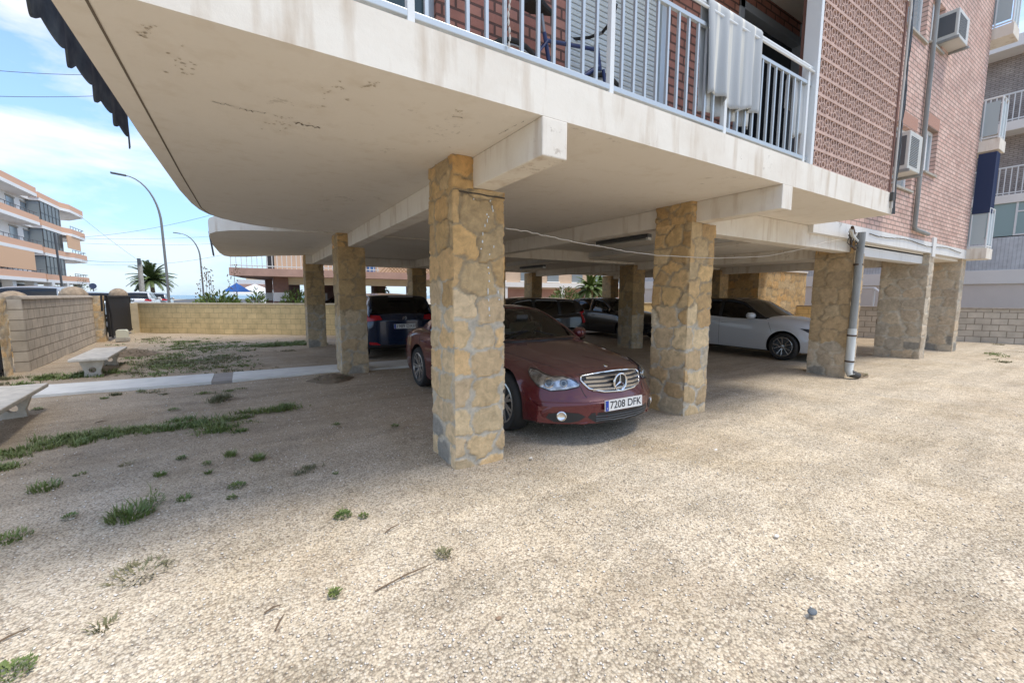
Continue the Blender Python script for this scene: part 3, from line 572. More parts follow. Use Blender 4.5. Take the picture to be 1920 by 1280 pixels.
gate_post(-5.15, 20.9, .5, 1.5, 'street side stone post with a rounded rubble cap above the end of the grey wall', True, 33)
gate_post(-4.75, 25.0, .42, 1.5, 'street side stone post with a rounded rubble cap rising above the black gate', True, 34)
gate_post(-5.3, 14.6, .5, 1.36, 'rubble topped post just above the left end of the grey wall', True, 35, .3)
gate_post(-5.1, 16.1, .4, 1.38, 'small rubble topped post beside the left edge post', True, 36, .28)
# sliding gate
g = empty('sliding_gate', (-4.12, 19.95, 0)); tag(g, 'black sliding gate of vertical slats on small wheels', 'gate')
mb = MB(); y = 20.05
while y < 23.3: mb.box(-4.13, y, .2, -4.10, y+.085, 1.5); y += .1
mb.build('slats', M['black_metal'], g)
MB().box(-4.15, 19.95, .12, -4.08, 23.4, .2).box(-4.15, 19.95, 1.50, -4.08, 23.4, 1.56).box(-4.15, 19.95, .2, -4.08, 20.04, 1.5).box(-4.15, 23.32, .2, -4.08, 23.4, 1.5).build('gate_frame', M['black_metal'], g, bevel=.004)
MB().box(-4.1, 23.0, .03, -3.98, 23.12, .14).build('wheel_housing', M['cap_yellow'], g)
MB().tube([(-4.0, 19.75, .1), (-4.0, 19.78, .9), (-4.05, 19.62, 1.58), (-4.08, 19.2, 1.6), (-4.08, 19.15, 1.05)], .03, 8).build('guide_arm', M['black_metal'], g, smooth=40)
g = empty('gate_motor', (-3.68, 19.35, 0)); tag(g, 'small cream gate motor box on the ground in front of the gate', 'gate motor')
MB().box(-3.84, 19.2, 0, -3.50, 19.5, .13).build('base', M['concrete'], g, bevel=.01)
MB().prism([(0, 0), (.3, 0), (.3, .22), (.26, .27), (.04, .27), (0, .22)], (-3.82, 19.22, .135), X3, Z3, (0, .24, 0)).build('housing', M['cap_cream'] if 'cap_cream' in M else mat('cream_plastic', (.62, .62, .5), .5), g, bevel=.01)
g = empty('side_gate', (-3.95, 11.6, 0)); tag(g, 'black metal gate leaf cut off by the left edge of the photo', 'gate')
MB().box(-4.08, 11.3, .12, -4.02, 11.95, .18).box(-4.08, 11.3, 1.15, -4.02, 11.95, 1.22).box(-4.08, 11.88, .0, -4.02, 11.96, 1.28).build('gate_frame', M['black_metal'], g, bevel=.004)
mb = MB(); y = 11.3
while y < 11.85: mb.box(-4.06, y, .18, -4.04, y+.02, 1.15); y += .12
mb.build('bars', M['black_metal'], g)

def bench(a, b, zt, wd, lab):
    a = Vector((*a, 0)); b = Vector((*b, 0)); d = b-a; Ln = d.length; r = empty('stone_bench', (a+b)/2, math.atan2(d.y, d.x)); tag(r, lab, 'bench', 'stone benches along the left wall')
    hL = Ln/2
    MB().prism([(-hL, -wd/2), (hL, -wd/2), (hL, wd/2), (-hL, wd/2)], (0, 0, zt-.055), X3, Y3, (0, 0, .055)).build('seat', M['bench'], r, sub=1, bevel=.012)
    for s in (-1, 1):
        # trestle leg with a round hole: two halves around the hole
        n = 12; rad = .055; cz = .13; outer = []
        L_ = [(-.13, 0), (-.115, .10), (-.15, .2), (-.19, zt-.057)]; 
        hole = [(rad*math.sin(t), cz+rad*math.cos(t)) for t in np.linspace(0, math.pi, n)]
        right = [(.0, 0), (.13, 0), (.115, .10), (.15, .2), (.19, zt-.057), (0, zt-.057)]+hole
        left = [(-x, z) for x, z in right]
        mb = MB(); x0 = s*(hL-.28)-.045
        for pl in (right, left): mb.prism(pl, (x0, 0, 0), Y3, Z3, (.09, 0, 0))
        mb.build('leg', M['bench'], r, sub=1)
    return r
M['bench'] = vary(mat('bench_stone', (.68, .62, .52), .85), 7., .3, .5, 70.)
bench((-2.62, 11.05), (-2.72, 13.2), .385, .56, 'pale stone bench in front of the gate, beyond the cement path')
bench((-2.52, 6.1), (-2.66, 8.25), .385, .56, 'pale stone bench cut off by the left edge, nearer than the path')

# ================================================================== STREET
M['pole'] = mat('grey_pole', (.24, .24, .23), .6, .2)
def lamp(p, base_r, h, reach, lab):
    r = empty('street_lamp', (p[0], p[1], 0)); tag(r, lab, 'street lamp', 'curved street lamps along the road')
    x, y = p; pts = [(x, y, -.1), (x, y, h*.35), (x-.05, y, h*.68)]; dr = Vector((-.83, -.1, 0)).normalized()*reach
    for t in np.linspace(.1, 1, 10):
        a = t*math.pi/2; pts.append((x-.05+dr.x*(1-math.cos(a)), y+dr.y*(1-math.cos(a)), h*.68+(h*.32)*math.sin(a)))
    MB().tube(pts, list(np.linspace(base_r, base_r*.35, len(pts))), 10).build('pole', M['pole'], r, smooth=60)
    e = Vector(pts[-1]); u = (dr.normalized()+Vector((0, 0, .08))).normalized()
    MB().obox(e+u*.3, u, u.cross(Z3).normalized(), Z3, .38, .13, .045).build('lamp_head', M['dark_grey'], r, bevel=.02)
M['dark_grey'] = mat('dark_grey_metal', (.12, .13, .14), .5, .3)
lamp((-4.55, 37.6), .085, 9.3, 1.65, 'tall curved street lamp, the nearer and bigger one left of the building')
lamp((-4.7, 68.6), .11, 9.3, 1.9, 'smaller curved street lamp farther away, beside the balcony edge')
g = empty('utility_pole', (-9.6, 60.9, 0)); tag(g, 'short pale concrete pole in front of the palm tree', 'pole')
MB().tube([(-9.6, 60.9, -.1), (-9.6, 60.9, 5.3)], [.28, .2], 10).build('pole', M['concrete'], g)
MB().box(-9.75, 60.6, 4.9, -9.45, 60.75, 5.5).build('insulator_box', M['dark_grey'], g)
g = empty('road_sign', (-9.16, 41.4, 0)); tag(g, 'small round dark road sign rising above the parked cars', 'sign')
MB().tube([(-9.16, 41.4, -.1), (-9.16, 41.4, 2.2)], .04, 6).build('post', M['pole'], g)
MB().lathe([(.2, 0), (.2, .03)], (-9.16, 41.36, 2.2), (0, -1, 0), 20).build('disc', mat('sign_blue', (.05, .07, .13), .5), g)
# wires
def wire(name, pts, r, lab, grp='overhead wires'):
    P = []
    for a, b in zip(pts, pts[1:]):
        a = Vector(a); b = Vector(b); s = (b-a).length*.02
        for k in range(12):
            t = k/12; P.append(a.lerp(b, t)-Vector((0, 0, s*4*t*(1-t))))
    P.append(Vector(pts[-1])); o = MB().tube(P, r, 5).build(name, M['cable'], None); tag(o, lab, 'wire', grp)
wire('overhead_wire', [atx(600, 300, -.3)+Vector((-30, 42, 4.6)), (-9.6, 60.9, 5.2)], .02, 'thin wire slanting down to the pole by the palm') if 0 else None
def w2(u0, v0, d0, u1, v1, d1, r, lab):
    def pt(u, v, d): q = ray(u, v); k = d/float(q@_F); return Vector((0, 0, 1.6))+Vector(q*k)
    wire('overhead_wire', [pt(u0, v0, d0), pt(u1, v1, d1)], r, lab)
w2(-60, 128, 30, 300, 136, 45, .022, 'highest overhead wire crossing the sky at the left edge')
w2(-60, 179, 30, 330, 168, 45, .022, 'second overhead wire crossing the sky below the first')
w2(148, 403, 43, 262, 490, 47, .012, 'wire sloping from the white apartment roof down to the palm pole')
w2(150, 445, 43, 460, 385, 36, .014, 'wire rising from the white apartments towards the balcony')
w2(152, 447, 43, 470, 437, 50, .012, 'faint wire running level from the apartments behind the lamp')
w2(152, 456, 43, 480, 452, 50, .012, 'faint level wire just under the other one behind the lamp')
w2(154, 488, 43, 262, 491, 47, .018, 'low wire from the lowest apartment balcony to the palm pole')
w2(154, 495, 43, 262, 496, 47, .012, 'sagging thin wire under the low wire to the palm pole')
w2(262, 496, 47, 470, 465, 40, .012, 'thin wire from the palm pole rising to the right')

# ---- foliage
def blades(mb, cx, cy, z0, r, n, h, lean=.5, wd=.006, rg=random, ell=1., ang=0):
    for _ in range(n):
        a = rg.uniform(0, 6.283); q = r*math.sqrt(rg.random()); dx, dy = q*math.cos(a), q*math.sin(a)*ell
        c, s = math.cos(ang), math.sin(ang); x, y = cx+dx*c-dy*s, cy+dx*s+dy*c
        b = a+rg.uniform(-1.2, 1.2); hh = h*rg.uniform(.35, 1.15); le = lean*rg.uniform(.3, 1.5)*hh; w_ = wd*rg.uniform(.6, 1.4)
        ux, uy = math.cos(b), math.sin(b); px_, py_ = -uy*w_, ux*w_
        mb.add([(x-px_, y-py_, z0), (x+px_, y+py_, z0), (x+ux*le*.35+px_*.8, y+uy*le*.35+py_*.8, z0+hh*.55), (x+ux*le*.35-px_*.8, y+uy*le*.35-py_*.8, z0+hh*.55), (x+ux*le, y+uy*le, z0+hh*rg.uniform(.7, 1.))], [(0, 1, 2, 3), (3, 2, 4)])
def palm(x, y, h, n, fl, lab, droop=1., mt='palm'):
    r = empty('palm_tree', (x, y, 0)); tag(r, lab, 'palm tree'); rg = random.Random(int(x*10))
    MB().tube([(x, y, -.1), (x+.05, y, h*.5), (x, y, h)], [.3, .22, .2], 10).build('trunk', M['rubble'], r, smooth=60)
    mb = MB()
    for i in range(n):
        a = 6.283*i/n+rg.uniform(-.2, .2); el = rg.uniform(-.25, 1.45); f = fl*rg.uniform(.8, 1.1); P = []
        p = Vector((x, y, h)); d = Vector((math.cos(a)*math.cos(el), math.sin(a)*math.cos(el), math.sin(el)))
        for k in range(8):
            P.append(p.copy()); p += d*(f/7); d = (d+Vector((0, 0, -.19*droop))).normalized()
        mb.tube(P, [.03, .028, .025, .02, .018, .014, .01, .005], 4)
        for k in range(len(P)-1):
            for s in (-1, 1):
                for q in range(4):
                    c = P[k].lerp(P[k+1], q/4); tng = (P[k+1]-P[k]).normalized(); side = tng.cross(Z3).normalized()*s
                    ll = fl*.20*(1-abs((k+q/4)/7-.4))*rg.uniform(.8, 1.1); e = c+side*ll*.8+tng*ll*.6+Vector((0, 0, -ll*.35)); w_ = tng*.06
                    mb.add([c-w_, c+w_, e], [(0, 1, 2)])
    mb.build('crown', M[mt], r)
palm(-9.4, 65.6, 3.3, 80, 2.55, 'bushy palm tree seen far off beneath the nearer street lamp')
palm(19.3, 21.0, 2.0, 44, 1.3, 'small palm behind the wall, seen between the pillars above the black car', 1.2, 'leaf')
palm(20.9, 21.6, 1.9, 40, 1.4, 'second small palm seen between the pillars, right of the first', 1.2, 'leaf')
def bush(name, x, y, r, h, n, lab, z0=0., stalks=0, mt='leaf', sh=1.6):
    e = empty(name, (x, y, 0)); tag(e, lab, 'bush'); mb = MB(); rg = random.Random(int(x*7+y*3))
    for _ in range(n):
        a = rg.uniform(0, 6.283); q = r*math.sqrt(rg.random()); zz = z0+h*rg.uniform(.0, 1.)*(1-.35*(q/r)**2); p = Vector((x+q*math.cos(a), y+q*math.sin(a), zz))
        d = Vector((math.cos(a)*.6+rg.uniform(-.5, .5), math.sin(a)*.6+rg.uniform(-.5, .5), rg.uniform(.2, 1.3))).normalized(); s = d.cross(Vector((rg.uniform(-1, 1), rg.uniform(-1, 1), .1))).normalized()
        ll = rg.uniform(.12, .3); mb.add([p, p+d*ll*.5+s*ll*.16, p+d*ll, p+d*ll*.5-s*ll*.16], [(0, 1, 2, 3)])
    mb.build('leaves', M[mt], e)
    mb = MB()
    for k in range(5): a = k*1.3; mb.tube([(x, y, z0-.1), (x+r*.4*math.cos(a), y+r*.4*math.sin(a), z0+h*.8)], [.02, .008], 5)
    for k in range(stalks):
        px_ = x+rg.uniform(-r, r)*.9; py_ = y+rg.uniform(-.3, .3); top = z0+h+rg.uniform(.3, sh); mb.tube([(px_, py_, z0), (px_+rg.uniform(-.2, .2), py_, top)], [.014, .006], 5)
        for q in range(14): zz = top-rg.uniform(0, .9); mb.lathe([(.01, 0), (.035, .03), (.01, .06)], (px_+rg.uniform(-.12, .12), py_, zz), n=5)
    mb.build('stems', M['stem'], e)
M['stem'] = mat('woody_stem', (.16, .11, .07), .9)
def gp(u, y): d = ray(u, 600); return Vector((d[0]/d[1]*y, y))
p = gp(412, 25.); bush('shrub', p.x, p.y, .95, 1.75, 1900, 'light green shrub with tall flower stalks behind the yellow wall', 0, 7)
p = gp(484, 25.); bush('shrub', p.x, p.y, .38, 1.85, 500, 'narrow light green plant behind the yellow wall beside the brown neighbour pillar', 0, 0)
p = gp(556, 27.5); bush('shrub', p.x, p.y, .75, 2.0, 900, 'leafy bush behind the wall between two pillars of the neighbouring block', 0, 0)
p = gp(1058, 21.); bush('shrub', p.x, p.y, .95, 2.15, 1300, 'green bush behind the dark minivan, seen between the pillars', 0, 0)
p = gp(718, 33.); bush('shrub', p.x, p.y, .5, 2.6, 500, 'bright green bush glimpsed above the blue car roof', 0, 0)
p = gp(140, 66); bush('street_tree', p.x, p.y, 2.0, 3.6, 900, 'dark green tree at the foot of the white apartments', 0, 0, 'palm')

# umbrellas / tents behind the wall
def parasol(p, rr, z0, z1, col, lab, n=8):
    r = empty('parasol', (p.x, p.y, 0)); tag(r, lab, 'parasol'); mb = MB(); vs = [(p.x, p.y, z1)]+[(p.x+rr*math.cos(6.283*k/n), p.y+rr*math.sin(6.283*k/n), z0) for k in range(n)]+[(p.x+rr*.55*math.cos(6.283*(k+.5)/n), p.y+rr*.55*math.sin(6.283*(k+.5)/n), z0+(z1-z0)*.5) for k in range(n)]
    fs = []
    for k in range(n): a, b, c = 1+k, 1+(k+1) % n, 1+n+k; fs += [(a, b, c), (a, c, 0), (c, b, 0)]
    mb.add(vs, fs); o = mb.build('canopy', mat('canvas', col, .8), r); s = o.modifiers.new('s', 'SOLIDIFY'); s.thickness = .02
    MB().tube([(p.x, p.y, -.1), (p.x, p.y, z1+.05)], .03, 6).build('pole', M['pole'], r)
parasol(gp(448, 40.), 1.0, 1.85, 2.55, (.03, .13, .42), 'small blue parasol behind the yellow wall')
parasol(gp(482, 52.), 2.2, 1.75, 2.75, (.75, .77, .78), 'wide white tent like parasol right of the blue one')

# ================================================================== FAR WHITE AND ORANGE APARTMENTS (left)
W = empty('white_apartment_block', (-17, 58, 0)); tag(W, 'white apartment block with orange brick balcony fronts beyond the street at the left', 'building')
M['wht'] = vary(mat('white_render', (.88, .87, .84), .8), .5, .05); M['org'] = mat('orange_brick', (.74, .44, .29), .85)
M['awn'] = mat('orange_awning', (.72, .45, .27), .8)
yy = lambda u: (lambda d: d[1]/d[0]*-17)(ray(u, 500))
ya, yb, yc, yd, ye = yy(-70), yy(43), yy(60), yy(98), yy(150)
zf = [2.75, 5.3, 7.85, 10.4]
MB().box(-27, ya, 2.8, -17, yd+4, 10.6).build('wall', M['wht'], W)
MB().box(-27.3, ya, 10.9, -17.5, yd+6, 11.5).build('roof_wall', M['wht'], W)
MB().tube([(-20, yc+3, 11), (-20, yc+3, 13.6)], .05, 5).build('antenna', M['dark_grey'], W)
for k, z in enumerate(zf):
    mb = MB(); mb.box(-17, ya, z, -15.6, yb, z+.28); mb.box(-17, yb, z, -16.7, yc, z+.28); mb.box(-17, yc, z, -16., yd, z+.28)
    mb.prism([(-19, yd), (-16.1, yd), (-15.6, yd+1.5), (-15.6, ye-3), (-17.5, ye), (-21, ye)], (0, 0, z), X3, Y3, (0, 0, .28)); mb.build('balcony_slab', M['wht'], W)
    mb = MB(); a = z+.281; b = z+.80; mb.box(-15.75, ya, a, -15.62, yb, b); mb.box(-16.8, yb-.1, a, -15.75, yb, b); mb.box(-16.85, yb, a, -16.72, yc, b); mb.box(-16.15, yc, a, -16.02, yd, b); mb.box(-17, yc-.1, a, -16.02, yc, b)
    mb.prism([(-16.1, yd), (-15.6, yd+1.5), (-15.6, ye-3), (-17.5, ye), (-17.65, ye), (-15.75, ye-3), (-15.75, yd+1.5), (-16.25, yd)], (0, 0, a), X3, Y3, (0, 0, b-a)); mb.build('balcony_parapet', M['org'], W)
    if k < 3:
        mb = MB(); mb.tube([(-15.7, ya, b+.3), (-15.7, yb, b+.3)], .03, 5); mb.tube([(-15.7, yd+1.5, b+.3), (-15.7, ye-3, b+.3), (-17.5, ye, b+.3)], .03, 5)
        for q in np.arange(yd+1.5, ye-3, .9): mb.tube([(-15.7, q, b), (-15.7, q, b+.3)], .025, 5)
        for q in np.arange(ya, yb, .9): mb.tube([(-15.7, q, b), (-15.7, q, b+.3)], .025, 5)
        mb.build('railing', M['dark_grey'], W)
        o = MB().box(-16.1, yc+.15, b+.02, -16.05, yd-.1, z+2.5).build('window', mat('bay_glass', (.10, .10, .09), .3), W)
        mb = MB()
        for q in np.linspace(yc+.15, yd-.1, 6): mb.box(-16.06, q-.05, b+.02, -16.02, q+.05, z+2.5)
        mb.box(-16.06, yc+.1, b+.65, -16.02, yd-.1, b+.72); mb.build('frame', M['dark_grey'], o)
        MB().box(-16.96, yc+.1, b+.02, -16.1, yc+.14, z+2.5).build('window', M['glass_pale'], W)
        for (p, q) in ((yb+1., yb+2.6), (ya+3, ya+5), (ya+8, ya+9.5)):
            o = MB().box(-17.02, p, z+1.1, -16.98, q, z+2.2).build('window', M['glass_pale'], W); MB().box(-17.0, p-.1, z+2.2, -16.93, q+.1, z+2.32).build('shutter_box', M['concrete'], o)
        MB().box(-17.02, yd+1., z+.4, -16.9, yd+2.6, z+2.4).build('balcony_door', M['glass_pale'], W)
        if k == 1: MB().box(-15.72, yd+.1, z+1.2, -15.66, yd+4.2, z+2.56).build('awning', M['awn'], W)
        if k == 0: MB().box(-15.7, yb-9, z+.95, -15.6, yb-2, z+2.56).build('awning', M['awn'], W)
    
for q in np.arange(ya, ye-1, 4.2): MB().box(-16.6, q, -.1, -16.0, q+.7, 2.75).build('ground_pillar', M['wht'], W)
for q in np.arange(ya+1, ye-3, 6.): MB().box(-20.6, q, -.1, -20.2, q+3.5, 2.75).build('ground_wall', M['dark_grey'], W)
MB().tube([(-15.2, yc+.5, -.1), (-15.2, yc-.2, 7.4)], .09, 6).build('wire_pole', M['dark_grey'], W)

# ================================================================== NEIGHBOURING PINK BLOCK (behind the yellow wall)
Nn = empty('neighbour_block', (6, 30, 0)); tag(Nn, 'pinkish apartment block on brown pillars just beyond the yellow wall', 'building')
yN = 27.; fx = lambda u, y=yN: (lambda d: d[0]/d[1]*y)(ray(u, 520)); fz = lambda u, v, y=yN: aty(u, v, y).z
M['pink'] = vary(mat('pink_render', (.50, .33, .27), .85), 2., .2); M['brownp'] = vary(mat('brown_tile', (.26, .15, .12), .7), 3., .2); M['cream'] = vary(mat('cream_wall', (.66, .58, .42), .85), 1., .12)
x0 = fx(430); x1 = fx(905)
zs0, zs1 = fz(430, 516), fz(430, 501)
MB().prism([(x0, yN), (x1, yN), (x1, yN+12), (x0+3.5, yN+12), (x0+.6, yN+4)], (0, 0, zs0), X3, Y3, (0, 0, zs1-zs0)).build('balcony_slab', M['pink'], Nn)
MB().box(x0+2.2, yN+1.6, zs1, x1, yN+12, zs1+6).build('wall', mat('neighbour_wall', (.62, .47, .33), .85), Nn)
MB().box(x0+2.2, yN+1.58, zs1, fx(505), yN+1.6, zs1+1.9).build('window', M['dark'], Nn)
MB().box(fx(700), yN+1.4, zs1, fx(715), yN+1.55, zs1+1.9).build('blue_door', mat('blue_paint', (.06, .16, .38), .5), Nn)
mb = MB(); x = x0+.1
while x < fx(712): mb.box(x-.02, yN+.08, zs1, x+.02, yN+.12, zs1+.95); x += .24
mb.box(x0+.05, yN+.07, zs1+.1, fx(712), yN+.13, zs1+.15); mb.box(x0+.05, yN+.07, zs1+.92, fx(712), yN+.13, zs1+.98); mb.build('railing', M['alu_white'], Nn)
mb = MB()
for k in range(-5, 26):
    a = fx(714)+k*.22
    for s in (-1, 1):
        p = Vector((a, yN+.1, zs1)); q = Vector((a+s*1.0, yN+.1, zs1+1.0))
        if p.x > fx(713)-.1 and q.x > fx(713)-.1 and q.x < x1: mb.tube([p, q], .03, 4)
mb.build('trellis', mat('wood_trellis', (.42, .28, .16), .8), Nn)
MB().box(fx(540), yN+.9, fz(540, 533), x1, yN+1.3, zs0-.003).build('beam', M['cream'], Nn)
for (u0, u1, dy) in ((512, 540, .8), (640, 668, .8), (768, 796, .8), (497, 510, 5.), (590, 612, 6.), (700, 722, 6.)):
    a, b = fx(u0, yN+dy), fx(u1, yN+dy); pl = MB().box(a, yN+dy, -.1, b, yN+dy+.8, zs0-.002).build('pillar', M['brownp'], Nn)
    MB().box(a-.01, yN+dy-.01, 1.25, b+.01, yN+dy+.81, 1.75).build('white_stripe', M['wht'], pl)
for u0, u1 in ((545, 600), (655, 690)): MB().box(fx(u0), yN+11, -.1, fx(u1), yN+11.3, zs0).build('ground_wall', M['brownp'], Nn)
# second block farther off
N2 = empty('far_pink_block', (9, 58, 0)); tag(N2, 'small pink block far behind the white parasol', 'building')
a, b = fx(442, 58), fx(520, 58); MB().box(a, 58, fz(442, 541, 58), b, 66, fz(442, 532, 58)).build('balcony_slab', M['pink'], N2)
MB().box(a+1, 59.5, fz(442, 532, 58), b, 66, fz(442, 517, 58)).build('wall', M['cream'], N2)
MB().box(fx(485, 58), 58.2, -.1, fx(498, 58), 59, fz(442, 541, 58)).build('pillar', M['wht'], N2)
MB().box(a+.1, 58.05, fz(442, 532, 58), b, 58.1, fz(442, 524, 58)).build('railing', M['alu_white'], N2)
# block behind, seen between the pillars
N3 = empty('rear_block', (26, 32, 0)); tag(N3, 'pale orange block with a white band seen between the pillars behind the parked cars', 'building')
y3 = 31.
MB().box(16.5, y3, 2.2, 44, y3+8, 7.).build('wall', vary(mat('apricot_wall', (.66, .50, .36), .85), .7, .2), N3)
MB().box(16.5, y3-.4, 2.35, 44, y3-.003, 2.75).build('white_band', M['wht'], N3)
MB().box(16.5, y3+.05, -.1, 44, y3+7.9, 2.2).build('ground_wall', vary(mat('terracotta_wall', (.50, .27, .19), .85), .8, .25), N3)
for k in range(9): x = 17.5+k*2.9; o = MB().box(x, y3-.03, 2.9, x+1.3, y3+.05, 4.0).build('window', M['glass_pale'], N3); MB().box(x-.1, y3-.08, 2.8, x+1.4, y3-.031, 2.895).build('sill', M['wht'], o)
for k in range(8): x = 18.5+k*3.1; MB().box(x, y3-.35, -.1, x+.35, y3-.02, 2.34).build('pillar', M['wht'], N3)

# ================================================================== RIGHT-HAND BLOCK
Q = empty('pale_apartment_block', (27, 6, 0)); tag(Q, 'pale apartment block with long balconies at the right edge behind the low wall', 'building')
M['palewall'] = vary(mat('pale_pink_wall', (.72, .66, .60), .85), .8, .1); M['paleslab'] = vary(mat('pale_slab', (.80, .78, .74), .8), .8, .08)  # wall and slab of this block lightened, haze painted into their colours
M['ribbed'] = brick('ribbed_panel', (.58, .61, .64), (.56, .59, .62), (.45, .48, .51), axis='yz', bw=.11, bh=4., ms=.012, bump=.4, off=0.)
M['brown_brick'] = brick('dark_brick', (.42, .38, .35), (.38, .34, .31), (.26, .23, .21), axis='yz', bw=.25, bh=.08)
MB().box(26.9, -6, 0, 34, 24, 11.3).build('wall', M['palewall'], Q)
MB().box(26.86, -6, 5.66, 26.897, 24, 11.3).build('brick_face', M['brown_brick'], Q)
MB().box(26, -6, -.1, 26.85, 24, 2.14).build('ground_storey', M['palewall'], Q)
for z0_, z1_ in ((2.14, 2.7), (5.33, 5.66), (8.15, 8.5), (11.3, 11.75)): MB().box(25.93, -6.1, z0_, 34 if z0_ > 11 else 26.86, 24, z1_).build('floor_slab', M['paleslab'], Q, bevel=.01)
MB().box(25.96, -6, 2.701, 26.05, 24, 4.0).build('ribbed_parapet', M['ribbed'], Q)
for k in range(14):
    y = -5.4+k*2.05; o = MB().box(25.97, y, 4.04, 26.03, y+.06, 5.32).box(25.97, y+1.0, 4.04, 26.03, y+1.06, 5.32).box(25.97, y+.061, 4.04, 26.03, y+.999, 4.1).box(25.97, y+.061, 4.95, 26.03, y+.999, 5.0).build('window', M['alu_white'], Q)
    MB().box(25.99, y, 4.04, 26.0, y+2.05, 5.32).build('pane', mat('aqua_glass', (.30, .42, .43), .2) if k == 0 else bpy.data.materials['aqua_glass'], o)
for z in (5.66, 8.5):
    mb = MB(); y = -6
    while y < 16: mb.box(25.98, y, z, 26.01, y+.03, z+1.05); y += .16
    mb.box(25.97, -6, z+1.05, 26.02, 16, z+1.1); mb.box(25.97, -6, z+.06, 26.02, 16, z+.1); mb.build('railing', M['alu_white'], Q)
    for k in range(4): y = -4+k*5.; o = MB().box(26.80, y, z, 26.855, y+1.6, z+2.1).build('window', M['glass_pale'], Q)
g = empty('ramp_rail', (23.5, 9, 0)); tag(g, 'white ramp handrail behind the wall, seen left of the widest stone pillar', 'handrail')
MB().tube([aty(1650, 548, 7.2), aty(1640, 540, 7.5), aty(1605, 540, 8.6), aty(1560, 540, 10)], .05, 8).build('rail', M['alu_white'], g)
for u, y in ((1640, 7.5), (1605, 8.6)): MB().tube([Vector((aty(u, 540, y).x, y, 0)), aty(u, 540, y)], .04, 6).build('post', M['alu_white'], g)
# ================================================================== FIXTURES ON THE BUILDING
def fluo(x, y0, y1, z, lab):
    r = empty('fluorescent_light', (x, (y0+y1)/2, z)); tag(r, lab, 'ceiling light', 'tube lights on the underside')
    MB().box(x-.06, y0, z-.03, x+.06, y1, z+.03).build('housing', M['dark_grey'], r, bevel=.006)
    MB().tube([(x, y0+.08, z-.055), (x, y1-.08, z-.055)], .018, 8).build('tube', mat('tube_off', (.55, .55, .5), .3), r)
    for ya_ in (y0, y1-.05): MB().box(x-.05, ya_, z-.08, x+.05, ya_+.05, z-.031).build('end_cap', M['alu_white'], r)
fluo(6.78, 5.7, 7.15, 2.78, 'unlit tube light fixture on the ceiling left of the second pillar')
fluo(11.0, 5.55, 6.75, 2.58, 'unlit tube light fixture above the white hatchback')
fluo(8.3, 11.2, 12.6, 2.58, 'unlit tube light fixture far back on the ceiling above the minivan')
# drainpipe with lighter lower part
g = empty('drainpipe', (10.0, 3.40, 0)); tag(g, 'grey drainpipe in front of the third stone pillar, white at the bottom', 'drainpipe')
px0 = 10.02
MB().tube([(px0, 3.40, .95), (px0-.02, 3.38, 2.82)], .062, 16).build('upper_pipe', M['pvc'], g, smooth=60)
MB().tube([(px0, 3.40, .98), (px0, 3.40, .16), (px0-.02, 3.34, .06)], .072, 16).build('lower_pipe', M['pvc_white'], g, smooth=60)
for z in (.83, .32, 2.2): MB().lathe([(.079, 0), (.079, .03)], (px0, 3.40, z), n=18).build('bracket', M['rust'], g)
MB().tube([(px0-.02, 3.36, .1), (px0+.1, 3.26, .05)], [.075, .06], 12).build('outlet', M['cable'], g)
g = empty('wall_drainpipe', (13.0, 3.4, 3)); tag(g, 'thin dark pipe running down the pale brick wall and turning to the right', 'drainpipe')
MB().tube([(13.0, 3.42, 11.8), (13.0, 3.42, 3.2), (13.03, 3.42, 3.14), (14.0, 3.42, 3.10)], .045, 10).build('pipe', M['pvc'], g, smooth=50)
# junction mess above pillar three
g = empty('pipe_junction', (9.6, 3.4, 2.6)); tag(g, 'tangle of small pipes and cables above the third pillar', 'pipes')
MB().tube([(9.0, 3.2, 2.76), (9.5, 3.35, 2.72), (9.9, 3.42, 2.66), (10.3, 3.44, 2.66)], .03, 8).build('pipe', M['pvc_white'], g, smooth=50)
MB().tube([(8.9, 3.15, 2.79), (9.7, 3.4, 2.79)], .025, 8).tube([(9.6, 3.42, 2.78), (9.62, 3.40, 2.55), (9.9, 3.43, 2.5)], .02, 8).build('rusty_pipe', M['rust'], g, smooth=50)
for k in range(6):
    a = random.uniform(9.5, 10.1); P = [(a+random.uniform(-.08, .08), 3.40+random.uniform(-.03, .03), 2.8-q*.07) for q in range(5)]
    MB().tube(P, .008, 5).build('cable', M['cable'], g)
def cab(name, pts, r, m_, lab, grp=None):
    P = []
    for i in range(len(pts)-1):
        a, b = Vector(pts[i]), Vector(pts[i+1])
        for k in range(6): P.append(a.lerp(b, k/6)+Vector((0, 0, random.gauss(0, .003))))
    P.append(Vector(pts[-1])); tag(MB().tube(P, r, 6).build(name, M[m_], None, smooth=60), lab, 'cable', grp)
cab('sagging_cable', [aty(u, v, 3.45) for u, v in ((948, 428), (990, 434), (1040, 446), (1090, 456), (1130, 463), (1180, 472), (1232, 478), (1335, 484), (1385, 483), (1440, 480), (1500, 468), (1545, 455), (1580, 448))], .0045, 'cable_white', 'pale cable sagging from the front pillar across the second pillar')
cab('thin_cable', [aty(852, 357, 3.465), aty(946, 372, 3.465)], .006, 'cable', 'thin dark cable tied around the top of the front pillar')
cab('wall_cable', [(x, 3.455, 2.86+.03*math.sin(x*2.1)) for x in np.arange(10.6, 17.4, .5)], .008, 'cable', 'dark cable drooping along the white band under the brick wall')
